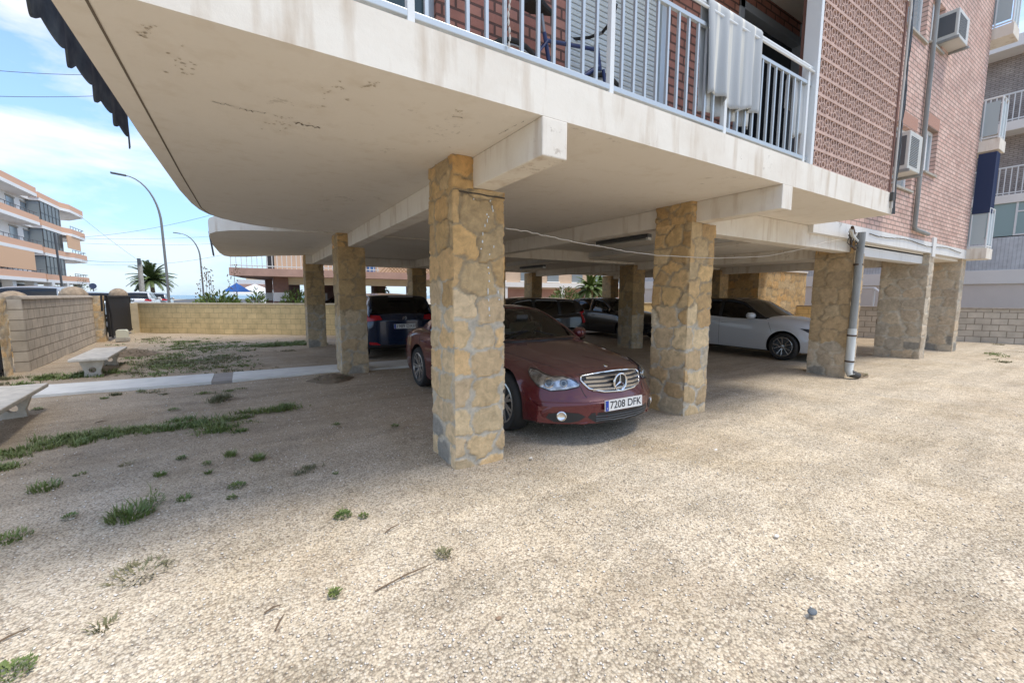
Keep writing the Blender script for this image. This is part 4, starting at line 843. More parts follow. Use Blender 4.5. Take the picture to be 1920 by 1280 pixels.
# bundle down the screen edge
g = empty('cable_bundle', (8.12, 2.42, 3)); tag(g, 'bundle of cables and a pale conduit down the edge of the terracotta screen', 'cables')
MB().tube([(8.13, 2.42, 2.9), (8.13, 2.42, 5.8)], .016, 8).build('conduit', M['cable_white'], g)
for k in range(4):
    a = 8.17+.014*k; MB().tube([(a+.012*math.sin(q*1.7+k), 2.41+.01*math.cos(q*2+k), 2.82+q*.25) for q in range(13)], .008, 5).build('cable', M['cable' if k % 2 else 'dark_grey'], g)
MB().box(8.08, 2.40, 3.0, 8.2, 2.435, 3.12).build('junction_box', M['cable'], g)

def ac(x0, y0, z0, x1, y1, z1, lab):
    r = empty('air_conditioner', ((x0+x1)/2, (y0+y1)/2, z0)); tag(r, lab, 'air conditioner', 'outdoor air conditioning units on the wall')
    c = MB().box(x0, y0, z0, x1, y1, z1).build('casing', M['acw'], r, bevel=.015)
    mb = MB(); z = z0+.08
    while z < z1-.08: mb.box(x0+.06, y0-.006, z, x1-.2, y0-.001, z+.012); z += .03
    mb.build('front_grille', M['dark_grey'], r)
    MB().box(x0-.006, y0+.05, z0+.08, x0-.001, y1-.04, z1-.08).build('side_grille', M['dark_grey'], r)
    for xa in (x0-.02, x1-.03): MB().box(xa, y0-.03, z0-.05, xa+.05, BW-.002, z0-.002).build('bracket', M['pvc'], r)
    return r
M['acw'] = vary(mat('ac_casing', (.62, .62, .58), .5), 3., .15)
a = atx(1795, 66, 13.5); b = atx(1795, 15, 13.5)
ac(13.5, a.y, a.z, 14.3, a.y+.36, b.z, 'upper white air conditioner on brackets near the top of the pale brick wall')
ac(10.75, 3.02, 4.02, 11.45, 3.34, 4.72, 'lower white air conditioner in front of the first floor window')
# towel over the handrail
def cloth(name, x0, x1, y, zt, zb, m_, lab, fold=.03, back=.6, seed=0, slope=0.):
    nx = 60; prof = []
    for k in range(26): prof.append((0, zb+(zt-zb)*k/25))
    mb = MB(); vs = []; rows = []
    for i in range(nx+1):
        t = i/nx; x = x0+(x1-x0)*t; ph = seed
        f = math.sin(t*26+ph)+.5*math.sin(t*47+ph*2); hem = .035*math.sin(t*9+ph)+slope*t
        col = []
        for k in range(20):
            s = k/19; z = zt-(zt-zb-hem)*s; col.append((x+.012*math.sin(s*3+t*5)-(x-(x0+x1)/2)*.10*s, y-.038-fold*f*(.25+.75*s), z))
        cb = []
        for k in range(14):
            s = k/13; z = zt-(zt-zb)*back*s; cb.append((x-(x-(x0+x1)/2)*.05*s, y+.038+fold*f*.6*s, z))
        rows.append(cb[::-1]+[(x, y-.02, zt+.036), (x, y+.02, zt+.036)][::-1]+col)
    n = len(rows[0]); o = []
    for r_ in rows: o += r_
    mb.add(o, [(i*n+k, (i+1)*n+k, (i+1)*n+k+1, i*n+k+1) for i in range(nx) for k in range(n-1)])
    ob = mb.build(name, m_, None, smooth=180); s = ob.modifiers.new('s', 'SOLIDIFY'); s.thickness = .006; tag(ob, lab, 'towel'); return ob
m = mat('striped_towel', (.5, .52, .54), .95); t, b = nm(m); l = t.links.new; tc = N(t, 'ShaderNodeTexCoord')
wv = N(t, 'ShaderNodeTexWave', i={'Scale': 1.55, 'Distortion': .4, 'Detail': 1.}); wv.bands_direction = 'X'; l(tc.outputs['Object'], wv.inputs['Vector'])
r = N(t, 'ShaderNodeValToRGB'); e = r.color_ramp.elements; e[0].position = .78; e[0].color = (.44, .46, .47, 1); e[1].position = .93; e[1].color = (.64, .63, .58, 1); l(wv.outputs[0], r.inputs[0]); l(r.outputs[0], b.inputs['Base Color'])
n1 = N(t, 'ShaderNodeTexNoise', i={'Scale': 140., 'Detail': 3.}); l(tc.outputs['Object'], n1.inputs['Vector']); bp = N(t, 'ShaderNodeBump', i={'Strength': .5, 'Distance': .004}); l(n1.outputs[0], bp.inputs['Height']); l(bp.outputs[0], b.inputs['Normal'])
cloth('towel', 3.58, 4.48, 2.5, 4.19, 3.42, m, 'grey towel with pale stripes hung over the balcony handrail', back=1.15, slope=-.02)
cloth('cloth', 5.25, 5.6, 2.56, 4.0, 3.42, mat('pale_cloth', (.55, .56, .55), .9), 'pale cloth hanging behind the bars at the right end of the balcony', fold=.015, back=.5, seed=2)
# chain
g = MB(); P = [(1.52+.006*math.sin(k*1.3), 2.46, 3.2+k*.045) for k in range(30)]
for i, p in enumerate(P): g.lathe([(.004, -.02), (.008, 0), (.004, .02)], p, n=5)
tag(g.build('hanging_chain', M['cable_white'], None), 'thin pale chain hanging in front of the balcony bars', 'chain')
# bicycle on the balcony
def bike(O, y):
    r = empty('bicycle', (O[0], y, HT)); tag(r, 'dark blue bicycle leaning behind the balcony bars', 'bicycle'); X_, Z_ = O[0], HT
    def V(a, b, dy=0): return Vector((X_+a, y+dy, Z_+b))
    rad = .33
    fm = mat('blue_frame', (.02, .035, .12), .35); tm = mat('tyre', (.02, .02, .02), .8)
    M['tyre'] = tm; ch = mat('dull_metal', (.3, .3, .3), .4, .8)
    for c in ((0, rad), (1.05, rad)):
        w = empty('wheel', (c[0], 0, c[1])); w.parent = r; w.location = (c[0], 0, c[1])
        def ringt(name, rr, tr, m_):
            mb = MB(); P = [(rr*math.cos(q), 0, rr*math.sin(q)) for q in np.linspace(0, 6.2832, 37)]; o = mb.tube(P, tr, 8, False).build(name, m_, None, smooth=60); o.parent = w
        ringt('tyre', rad-.025, .025, tm); ringt('rim', rad-.058, .010, ch)
        mb = MB()
        for k in range(18): q = k*.349; mb.tube([(0, 0, 0), ((rad-.06)*math.cos(q), 0, (rad-.06)*math.sin(q))], .0018, 4)
        mb.tube([(0, -.04, 0), (0, .04, 0)], .02, 8); o = mb.build('spokes', ch, None); o.parent = w
    bb = V(.42, .30); seat = V(.30, .80); hd = V(.93, .84); hb_ = V(.96, .70); rr_ = V(0, rad); fr = V(1.05, rad)
    mb = MB(); mb.tube([bb, seat], .018, 8); mb.tube([seat-(seat-bb)*.12, hd], .018, 8); mb.tube([bb, hb_], .022, 8); mb.tube([hd+Vector((-.01, 0, .05)), hb_+Vector((.01, 0, -.04))], .024, 8)
    for s in (-1, 1): mb.tube([seat-(seat-bb)*.15+Vector((0, s*.03, 0)), rr_+Vector((0, s*.06, 0))], .010, 6); mb.tube([bb+Vector((0, s*.03, 0)), rr_+Vector((0, s*.06, 0))], .012, 6)
    mb.build('frame', fm, r, smooth=60)
    mb = MB()
    for s in (-1, 1): mb.tube([hb_+Vector((.01, s*.05, -.05)), fr+Vector((0, s*.05, 0))], .016, 8)
    mb.build('fork', fm, r, smooth=60)
    MB().tube([seat, seat+Vector((-.03, 0, .14))], .014, 8).build('seat_post', ch, r)
    s0 = seat+Vector((-.04, 0, .16)); mb = MB(); mb.prism([(-.15, -.085), (-.05, -.09), (.12, -.02), (.15, 0), (.12, .02), (-.05, .09), (-.15, .085), (-.18, 0)], s0, X3, Y3, (0, 0, .05)); mb.build('saddle', tm, r, bevel=.02)
    st = hd+Vector((-.02, 0, .08)); MB().tube([hd, st+Vector((.0, 0, .06)), st+Vector((.08, 0, .09))], .016, 8).build('stem', ch, r, smooth=60)
    c = st+Vector((.08, 0, .09)); MB().tube([c+Vector((-.12, -.30, .05)), c+Vector((-.02, -.16, .03)), c, c+Vector((-.02, .16, .03)), c+Vector((-.12, .30, .05))], .015, 8).build('handlebar', tm, r, smooth=60)
    MB().lathe([(.09, -.004), (.09, .004)], bb+Vector((0, -.05, 0)), Y3, 20).build('chainring', ch, r); MB().tube([bb+Vector((0, -.07, 0)), bb+Vector((.12, -.08, -.12))], .01, 6).build('crank', ch, r)
bike((2.07, 0), 3.24)
# scalloped shade fabric along the left balcony edge
mb = MB(); n = 140; vs = []
for i in range(n+1):
    y = 2.2+(5.72-2.2)*i/n; sc_ = abs(math.sin((y-2.2)*math.pi/.29))
    zb = 3.17-.06*sc_+.015*math.sin(y*9)-(.12 if i > n-4 else 0)
    for k in range(5): vs.append((-.87-.02*math.sin(k*1.4+y*11)-.02*(k == 0), y, zb+(4.3-zb)*k/4))
mb.add(vs, [(i*5+k, (i+1)*5+k, (i+1)*5+k+1, i*5+k+1) for i in range(n) for k in range(4)])
o = mb.build('shade_valance', vary(mat('dark_blue_fabric', (.035, .045, .065), .9), 6., .0, col2=(.10, .12, .14)), None); s = o.modifiers.new('s', 'SOLIDIFY'); s.thickness = .012
tag(o, 'ragged dark blue scalloped fabric fringe along the left edge of the balcony', 'awning')
mb = MB(); vs = []
for i in range(21):
    y = 16.2+.9*i/20
    for k in range(4): vs.append((-.80-.02*k, y, 2.95-.12*abs(math.sin(i*.5))+.6*k/3))
mb.add(vs, [(i*4+k, (i+1)*4+k, (i+1)*4+k+1, i*4+k+1) for i in range(20) for k in range(3)])
o = mb.build('shade_valance', bpy.data.materials['dark_blue_fabric'], None); s = o.modifiers.new('s', 'SOLIDIFY'); s.thickness = .012; tag(o, 'small dark fabric remnant hanging at the corner of the farther balcony', 'awning')
# dark blue blind hanging beside the end balconies
mb = MB(); vs = []
for i in range(13):
    for k in range(9): vs.append((17.75 if i < 5 else 17.75+.35*(i-4)/8, 3.46-.34*i/4 if i < 5 else 3.12+.012*math.sin(i*1.9), 3.95+(5.6-3.95)*k/8))
mb.add(vs, [(i*9+k, (i+1)*9+k, (i+1)*9+k+1, i*9+k+1) for i in range(12) for k in range(8)]); o = mb.build('balcony_blind', mat('navy_canvas', (.02, .035, .09), .8), None); s = o.modifiers.new('s', 'SOLIDIFY'); s.thickness = .01
tag(o, 'dark navy canvas blind hanging between two small balconies at the right corner', 'blind')
# paint drips down the front pillar
dr = MB(); rg = random.Random(4)
for u, v, hh in ((920, 375, 4), (923, 385, 8), (925, 392, 6), (915, 405, 3), (913, 410, 8), (909, 420, 6), (906, 435, 7), (905, 450, 6), (912, 400, 4), (925, 460, 5), (918, 475, 4), (915, 500, 3), (916, 510, 4), (917, 525, 4), (915, 540, 12), (916, 560, 5), (916, 575, 8), (934, 545, 6), (935, 560, 3), (917, 590, 3), (888, 372, 3), (902, 465, 3)):
    p = aty(u+rg.uniform(-2, 2), v, 3.462); q = aty(u, v+hh, 3.462); w_ = rg.uniform(.003, .007)
    dr.prism([(w_*math.cos(a), (p.z-q.z)/2*math.sin(a)) for a in np.linspace(0, 6.283, 9)[:-1]], ((p.x+q.x)/2, 3.478, (p.z+q.z)/2), X3, Z3, (0, -.022, 0))
tag(dr.build('paint_drips', M['alu_white'], PIL[0]), kind='stuff')

# ================================================================== GROUND COVER
G = MB(); rg = random.Random(12)
def patch(pts, n, h, r, wd=.004, mb=None, lean=.7):
    mb = mb or G; P = [atz(u, v) for u, v in pts]
    nc = max(2, n//22)
    for _ in range(nc):
        i = rg.randrange(len(P)-1) if len(P) > 1 else 0; p = P[i].lerp(P[min(i+1, len(P)-1)], rg.random()); cx, cy = p.x+rg.gauss(0, r), p.y+rg.gauss(0, r); cr = r*rg.uniform(.12, .55)+.02; hh = h*rg.uniform(.55, 1.5)
        for q in range(rg.randint(6, 30)): blades(mb, cx+rg.gauss(0, cr), cy+rg.gauss(0, cr*.7), 0, .035, 5, hh*rg.uniform(.6, 1.1), lean*rg.uniform(.7, 2.), wd, rg)
D = MB()
patch([(85, 832), (150, 820), (230, 812), (285, 803)], 900, .06, .13)
patch([(290, 808), (345, 795), (400, 795), (428, 805)], 800, .07, .14)
patch([(20, 862), (60, 835)], 240, .055, .11); patch([(0, 880), (15, 872)], 90, .05, .06)
patch([(485, 775), (520, 768), (545, 762)], 320, .07, .11); patch([(455, 785), (480, 778)], 60, .05, .06)
patch([(330, 640), (400, 650), (430, 655)], 1500, .05, .6, .009); patch([(300, 665), (380, 680), (360, 690)], 1000, .05, .5, .008, None); patch([(330, 682), (350, 676), (420, 690)], 900, .05, .5, .007, D)
patch([(495, 648), (530, 645), (568, 646)], 1300, .07, .3, .008); patch([(260, 636), (340, 636)], 120, .05, .4, .008, D)
patch([(90, 712), (150, 705), (200, 700)], 420, .08, .22, .006); patch([(40, 715), (95, 700)], 130, .06, .2, .006, D)
patch([(1820, 655), (1850, 665)], 60, .06, .3, .008); patch([(1790, 668), (1850, 676), (1835, 680)], 60, .03, .3, .008, D)
patch([(560, 885), (600, 884)], 40, .03, .06, .004, D); patch([(395, 755), (425, 745)], 120, .09, .06, .004, D); patch([(1950, 650), (1870, 662)], 40, .05, .4, .008, D)
patch([(345, 738), (460, 728), (630, 712)], 90, .04, .1, .004); patch([(230, 742), (330, 735)], 70, .04, .08, .004, D); patch([(290, 690), (400, 668), (470, 660)], 160, .04, .5, .006, D)
tag(G.build('grass', M['grass'], None), 'short green grass and weeds growing through the gravel', 'grass', kind='stuff')
tag(D.build('dry_grass', M['drygrass'], None), 'dry yellowish grass between the weeds', 'grass', kind='stuff')
def tuft(u, v, r, n, h, lab, m_='grass', wd=.004, lean=.8, ell=1.):
    p = atz(u, v); mb = MB()
    if m_ == 'grass' and n < 115 and int(u) % 3:
        for _ in range(n*2):
            a = rg.uniform(0, 6.283); q = r*1.2*math.sqrt(rg.random()); e = Vector((p.x+q*math.cos(a), p.y+q*math.sin(a), h*rg.uniform(0, .8)*(1-q/r*.5))); d = Vector((math.cos(a)+rg.uniform(-.8, .8), math.sin(a)+rg.uniform(-.8, .8), rg.uniform(.1, .9))).normalized(); sd = d.cross(Z3).normalized(); ll = rg.uniform(.010, .024)
            mb.add([e, e+d*ll*.5+sd*ll*.3, e+d*ll, e+d*ll*.5-sd*ll*.3], [(0, 1, 2, 3)])
        blades(mb, p.x, p.y, -.005, r, n//4, h*1.2, lean, wd*.6, rg, ell)
    else: blades(mb, p.x, p.y, -.005, r, n, h, lean, wd, rg, ell)
    
    o = mb.build('weed_tuft', M[m_], None); me = o.data
    for q in me.vertices: q.co.x -= p.x; q.co.y -= p.y
    o.location = (p.x, p.y, 0); tag(o, lab, 'weed', 'weeds scattered over the gravel')
tuft(245, 968, .13, 260, .09, 'bushy grass tuft with long bright blades in the left foreground', wd=.005)
tuft(290, 945, .05, 60, .16, 'tall thin blades at the right end of the bushy foreground tuft', wd=.0045)
tuft(85, 915, .10, 140, .07, 'low wispy green tuft near the left edge, above the leftmost foreground weed')
tuft(20, 1008, .10, 170, .04, 'flat green weed at the left edge in the foreground')
tuft(265, 1075, .12, 150, .05, 'flat dry olive tuft in the lower left foreground', 'drygrass', lean=1.6)
tuft(643, 968, .045, 90, .06, 'small round weed right of centre in the foreground, below the front pillar')
tuft(682, 968, .022, 35, .035, 'tiny weed just right of the small round weed')
tuft(628, 1115, .022, 40, .05, 'tiny yellow green sprout alone in the front gravel', 'grass')
tuft(483, 860, .06, 150, .06, 'dark green weed below the end of the long grass band')
tuft(432, 853, .055, 110, .06, 'bushy weed left of the dark green weed')
tuft(340, 860, .03, 60, .05, 'small pointed weed under the middle of the grass band')
tuft(388, 870, .025, 45, .04, 'tiny weed standing above another tiny one'); tuft(390, 886, .028, 50, .035, 'tiny weed just below its twin')
tuft(300, 890, .045, 70, .045, 'spiky little weed left of the two tiny ones'); tuft(150, 890, .04, 80, .03, 'flat little weed by the reddish twigs')
tuft(345, 938, .05, 80, .05, 'low weed just right of the long bright blades'); tuft(445, 912, .05, 90, .045, 'spreading weed left of the faint grass line'); tuft(434, 935, .025, 45, .04, 'small upright weed under the spreading one')
tuft(236, 872, .05, 50, .04, 'thin dry weed under the left half of the grass band', 'drygrass'); tuft(130, 968, .03, 50, .02, 'thin dark weed streak left of the bushy tuft')
tuft(20, 1262, .06, 110, .05, 'green tuft in the bottom left corner'); tuft(740, 799, .035, 60, .035, 'small green weed left of the front pillar foot'); tuft(630, 888, .02, 35, .03, 'tiny weed between the pillar and the left weeds')
tuft(830, 1038, .05, 70, .03, 'dry brownish tuft in the gravel below the front pillar', 'drygrass', lean=1.3)
tuft(195, 748, .05, 80, .05, 'small weed just in front of the path at the left'); tuft(265, 735, .05, 90, .07, 'weed at the near edge of the path'); tuft(325, 768, .05, 70, .03, 'flat weed between the path and the grass band'); tuft(195, 1175, .05, 40, .05, 'sparse dry sprig near the bottom left corner', 'drygrass')
tuft(630, 795, .05, 60, .03, 'faint weed on the brown soil between the pillars'); tuft(415, 748, .10, 120, .12, 'tall dry tuft in front of the grey path slab', 'drygrass')
tuft(70, 768, .05, 80, .05, 'weed beside the leg of the nearer bench')
# soil mounds
def mound(u, v, rx, ry, h, lab):
    p = atz(u, v); mb = MB(); n = 26; vs = []; k = 12
    for j in range(k+1):
        q = j/k
        for i in range(n):
            a = 6.283*i/n; rr = q*(1+.12*math.sin(a*3+u)+.06*math.sin(a*7)); z = h*math.cos(min(1, q)*math.pi/2)**1.3-.02*(q == 1); vs.append((rx*rr*math.cos(a), ry*rr*math.sin(a), z+rg.uniform(-.012, .012)*(j < k)))
    mb.add(vs, [(j*n+i, j*n+(i+1) % n, (j+1)*n+(i+1) % n, (j+1)*n+i) for j in range(k) for i in range(n)]); 
    b_ = MB(); 
    o = mb.build('soil_mound', M['mound'], None, smooth=180); o.location = (p.x, p.y, 0); tag(o, lab, 'mound', 'small heaps of soil and dry weeds')
    blades(b_, 0, 0, h*.3, rx*.8, 160, h*.8, 1.5, .005, rg, ry/rx); c = b_.build('dry_weeds', M['drygrass'], None); c.parent = o
M['mound'] = vary(mat('dry_soil', (.24, .18, .12), .95), 12., .45, 1., 40.)
mound(248, 664, .62, .45, .14, 'soil heap with dry weeds at the foot of the farther bench'); mound(622, 712, .42, .3, .11, 'soil heap with dry weeds at the foot of the second row pillar')
mound(1610, 704, .3, .16, .05, 'rusty debris at the foot of the drainpipe')
# twigs and stones
tw = MB()
for (u, v, ln, a, lab) in ((135, 855, .16, .3, 'reddish twig just below the left end of the grass band'), (735, 990, .12, .4, 'dry twig right of the small round weed'), (525, 1165, .1, 1.1, 'steeply angled dry twig in the bright gravel left of the tiny sprout'), (512, 1140, .08, .2, 'short twig just above the steeply angled one'), (15, 1195, .14, .5, 'dark twig at the left edge near the bottom'), (760, 1080, .35, .1, 'longest dry stalk lying in the middle of the foreground'), (190, 790, .12, .2, 'thin brown twig just above the grass band')):
    p = atz(u, v, .008); d = Vector((math.cos(a), math.sin(a), .05))*ln/2; o = MB().tube([p-d, p+Vector((0, .006, .004)), p+d], [.004, .005, .002], 5).build('twig', M['stem'], None); tag(o, lab, 'twig', 'dry twigs on the gravel')
def pebble(u, v, r, col, lab):
    p = atz(u, v, r*.4); mb = MB(); mb.lathe([(r*math.sin(t)*1., -r*.6*math.cos(t)) for t in np.linspace(.05, 3.09, 9)], (0, 0, 0), n=12); o = mb.build('pebble', mat('pebble', col, .8), None, smooth=180); o.location = p; o.scale = (1.3, .9, 1); tag(o, lab, 'stone')
pebble(1523, 1146, .022, (.13, .15, .17), 'dark grey pebble in the lower right gravel'); pebble(935, 1158, .012, (.3, .2, .13), 'small brown pebble at the bottom centre'); pebble(1342, 843, .018, (.75, .73, .7), 'white pebble catching light right of the front pillar'); pebble(995, 858, .015, (.72, .68, .6), 'pale pebble beside the front pillar foot'); pebble(1456, 1004, .015, (.8, .78, .74), 'small white pebble in the right foreground')
# loose gravel over the near yard
gv = MB(); ico = [(0, 0, .75), (.9, 0, .1), (.3, .85, .15), (-.75, .5, 0), (-.7, -.55, .1), (.3, -.85, 0), (0, 0, -.7)]; ifs = [(0, 1, 2), (0, 2, 3), (0, 3, 4), (0, 4, 5), (0, 5, 1), (6, 2, 1), (6, 3, 2), (6, 4, 3), (6, 5, 4), (6, 1, 5)]
COLS = 4
for _ in range(11000):
    dd = rg.uniform(.55, 1)**2*0+1.0+8.5*rg.random()**1.6; an = R(32.2)+R(rg.uniform(-56, 56)); x, y = dd*math.sin(an), dd*math.cos(an)
    s = rg.uniform(.0035, .0085)*(1+.03*dd); a = rg.uniform(0, 6.283); c, q = math.cos(a), math.sin(a); sx, sy, sz = s*rg.uniform(.8, 1.5), s*rg.uniform(.7, 1.1), s*rg.uniform(.5, .9)
    gv.m = rg.randrange(COLS); z = hgt(x, y)-.006
    gv.add([(x+(p[0]*sx*c-p[1]*sy*q), y+(p[0]*sx*q+p[1]*sy*c), z+p[2]*sz+sz*.4) for p in ico], ifs)
cols = [(.76, .70, .61), (.66, .58, .48), (.84, .79, .72), (.60, .52, .43)]
tag(gv.build('loose_gravel', [mat('gravel_stone', c, 1., **{'Specular IOR Level': 0.}) for c in cols], None, smooth=180), 'loose pale gravel stones strewn over the yard', 'gravel', kind='stuff')
# ================================================================== CARS
def lerp_keys(keys, y):
    """smooth interpolation of (y, value) keys"""
    ks = keys; 
    if y <= ks[0][0]: return ks[0][1]
    if y >= ks[-1][0]: return ks[-1][1]
    for i in range(len(ks)-1):
        if ks[i][0] <= y <= ks[i+1][0]:
            x0, p1 = ks[i]; x1, p2 = ks[i+1]; t = (y-x0)/(x1-x0); h = x1-x0
            m1 = (p2-ks[i-1][1])/(x1-ks[i-1][0]) if i > 0 else (p2-p1)/h
            m2 = (ks[i+2][1]-p1)/(ks[i+2][0]-x0) if i+2 < len(ks) else (p2-p1)/h
            return (2*t**3-3*t*t+1)*p1+(t**3-2*t*t+t)*h*m1+(-2*t**3+3*t*t)*p2+(t**3-t*t)*h*m2
def carpaint(name, col, metal=.35, rough=.28, dust=.25):
    m = mat(name, col, rough, metal); t, b = nm(m); b.inputs['Coat Weight'].default_value = .8; b.inputs['Coat Roughness'].default_value = .06
    l = t.links.new; tc = N(t, 'ShaderNodeTexCoord'); n = N(t, 'ShaderNodeTexNoise', i={'Scale': 2.2, 'Detail': 6., 'Roughness': .6}); l(tc.outputs['Object'], n.inputs['Vector'])
    g = N(t, 'ShaderNodeNewGeometry'); sp = N(t, 'ShaderNodeSeparateXYZ'); l(g.outputs['Normal'], sp.inputs[0])
    up = N(t, 'ShaderNodeMapRange', i={1: .3, 2: 1., 3: .0, 4: 1.}); l(sp.outputs[2], up.inputs[0])
    mu = N(t, 'ShaderNodeMath', operation='MULTIPLY'); l(up.outputs[0], mu.inputs[0]); l(n.outputs[0], mu.inputs[1]); m2 = N(t, 'ShaderNodeMath', operation='MULTIPLY'); m2.inputs[1].default_value = dust*1.6; l(mu.outputs[0], m2.inputs[0])
    mx = N(t, 'ShaderNodeMix', data_type='RGBA'); mx.inputs[6].default_value = (*col, 1); mx.inputs[7].default_value = (.36, .30, .24, 1); l(m2.outputs[0], mx.inputs[0]); l(mx.outputs[2], b.inputs['Base Color'])
    return m
def glassmat(name, col, alpha):
    m = bpy.data.materials.new(name); m.use_nodes = True; t = m.node_tree; t.nodes.clear(); o = N(t, 'ShaderNodeOutputMaterial'); mxs = N(t, 'ShaderNodeMixShader')
    tr = N(t, 'ShaderNodeBsdfTransparent'); tr.inputs[0].default_value = (*col, 1); p = N(t, 'ShaderNodeBsdfGlossy'); p.inputs['Roughness'].default_value = .03; p.inputs['Color'].default_value = (.9, .9, .9, 1)
    f = N(t, 'ShaderNodeFresnel'); f.inputs[0].default_value = 1.5; ad = N(t, 'ShaderNodeMath', operation='ADD'); ad.inputs[1].default_value = alpha; l = t.links.new
    l(f.outputs[0], ad.inputs[0]); l(ad.outputs[0], mxs.inputs[0]); l(tr.outputs[0], mxs.inputs[1]); l(p.outputs[0], mxs.inputs[2]); l(mxs.outputs[0], o.inputs[0]); return m
M['cglass'] = glassmat('car_glass', (.50, .58, .54), .02); M['cglass_dark'] = glassmat('privacy_glass', (.06, .07, .07), .02)
M['chrome'] = mat('chrome', (.75, .75, .74), .12, 1.); M['silver'] = mat('silver_alloy', (.55, .55, .55), .25, .9); M['rubber'] = mat('rubber', (.022, .022, .022), .75)
M['plastic'] = mat('black_plastic', (.016, .016, .017), .5); M['red_lens'] = mat('red_lens', (.42, .012, .02), .15); M['lens'] = glassmat('clear_lens', (.93, .95, .96), .03)
M['reflector'] = vary(mat('lamp_reflector', (.72, .73, .73), .2, .75), 14., .6, lo=.4, hi=.6); M['plate'] = mat('plate_white', (.72, .72, .70), .4); M['plate_blue'] = mat('plate_blue', (.01, .05, .35), .4); M['ink'] = mat('plate_ink', (.015, .015, .02), .5)
M['seat'] = mat('beige_seat', (.30, .27, .22), .8); M['dash'] = mat('dash', (.05, .05, .05), .7)
dg = None
def evalmesh(o):
    dg = bpy.context.evaluated_depsgraph_get(); dg.update(); return bpy.data.meshes.new_from_object(o.evaluated_get(dg))
def text_mesh(s, size, m_, ext=.001, sx=1.):
    cu = bpy.data.curves.new('t', 'FONT'); cu.body = s; cu.size = size; cu.extrude = ext; cu.align_x = 'CENTER'; cu.align_y = 'CENTER'; cu.offset = .0
    o = bpy.data.objects.new('t', cu); C.objects.link(o); me = evalmesh(o); bpy.data.objects.remove(o)
    me.materials.clear(); me.materials.append(m_); return me
def make_wheel(root, x, y, r, wd, side, style, name='wheel'):
    e = empty('wheel', (0, 0, 0)); e.parent = root; e.location = (x, y, r); s = side
    mb = MB(); w2 = wd/2; mb.lathe([(r*.66, -w2*.9), (r*.9, -w2), (r*.985, -w2*.75), (r, -w2*.3), (r, w2*.3), (r*.985, w2*.75), (r*.9, w2), (r*.68, w2*.9)], (0, 0, 0), (1, 0, 0), 40, False); o = mb.build('tyre', M['rubber'], None, smooth=40); o.parent = e
    mb = MB(); mb.m = 0; rr = r*.70; mb.lathe([(rr, w2*.86*s), (rr*.99, w2*.96*s), (rr*.95, w2*.90*s), (rr*.93, w2*.1*s), (rr*.0+.01, w2*.05*s)], (0, 0, 0), (1, 0, 0), 40, False)
    mb.m = 1; n, split, wth = style; c = math.pi*2/n
    for k in range(n):
        for dv in ((-.5, .5) if split else (0,)):
            a = k*c; d0 = Vector((0, math.cos(a+dv*.16), math.sin(a+dv*.16))); d1 = Vector((0, math.cos(a+dv*split), math.sin(a+dv*split))); p0 = d0*rr*.14; p1 = d1*rr*.96; tt = (p1-p0).normalized(); sd = tt.cross(Vector((1, 0, 0)))
            w0, w1 = wth*rr*.8, wth*rr*.6; x0, x1 = w2*.72*s, w2*.90*s
            vs = [p0-sd*w0+Vector((x0, 0, 0)), p0+sd*w0+Vector((x0, 0, 0)), p1+sd*w1+Vector((x1, 0, 0)), p1-sd*w1+Vector((x1, 0, 0))]; mb.add(vs+[v-Vector((.03*s, 0, 0)) for v in vs], [(0, 1, 2, 3), (0, 4, 5, 1), (2, 6, 7, 3), (1, 5, 6, 2), (3, 7, 4, 0), (7, 6, 5, 4)])
    mb.lathe([(rr*.2, w2*.55*s), (rr*.2, w2*.74*s), (rr*.12, w2*.78*s)], (0, 0, 0), (1, 0, 0), 20)
    mb.lathe([(rr*1.0, w2*.8*s), (rr*1.02, w2*.93*s), (rr*.95, w2*.97*s), (rr*.93, w2*.8*s)], (0, 0, 0), (1, 0, 0), 40, False)
    o = mb.build('rim', [M['dark_grey'], style_mat.get(name, M['silver'])], None, smooth=35); o.parent = e
style_mat = {}
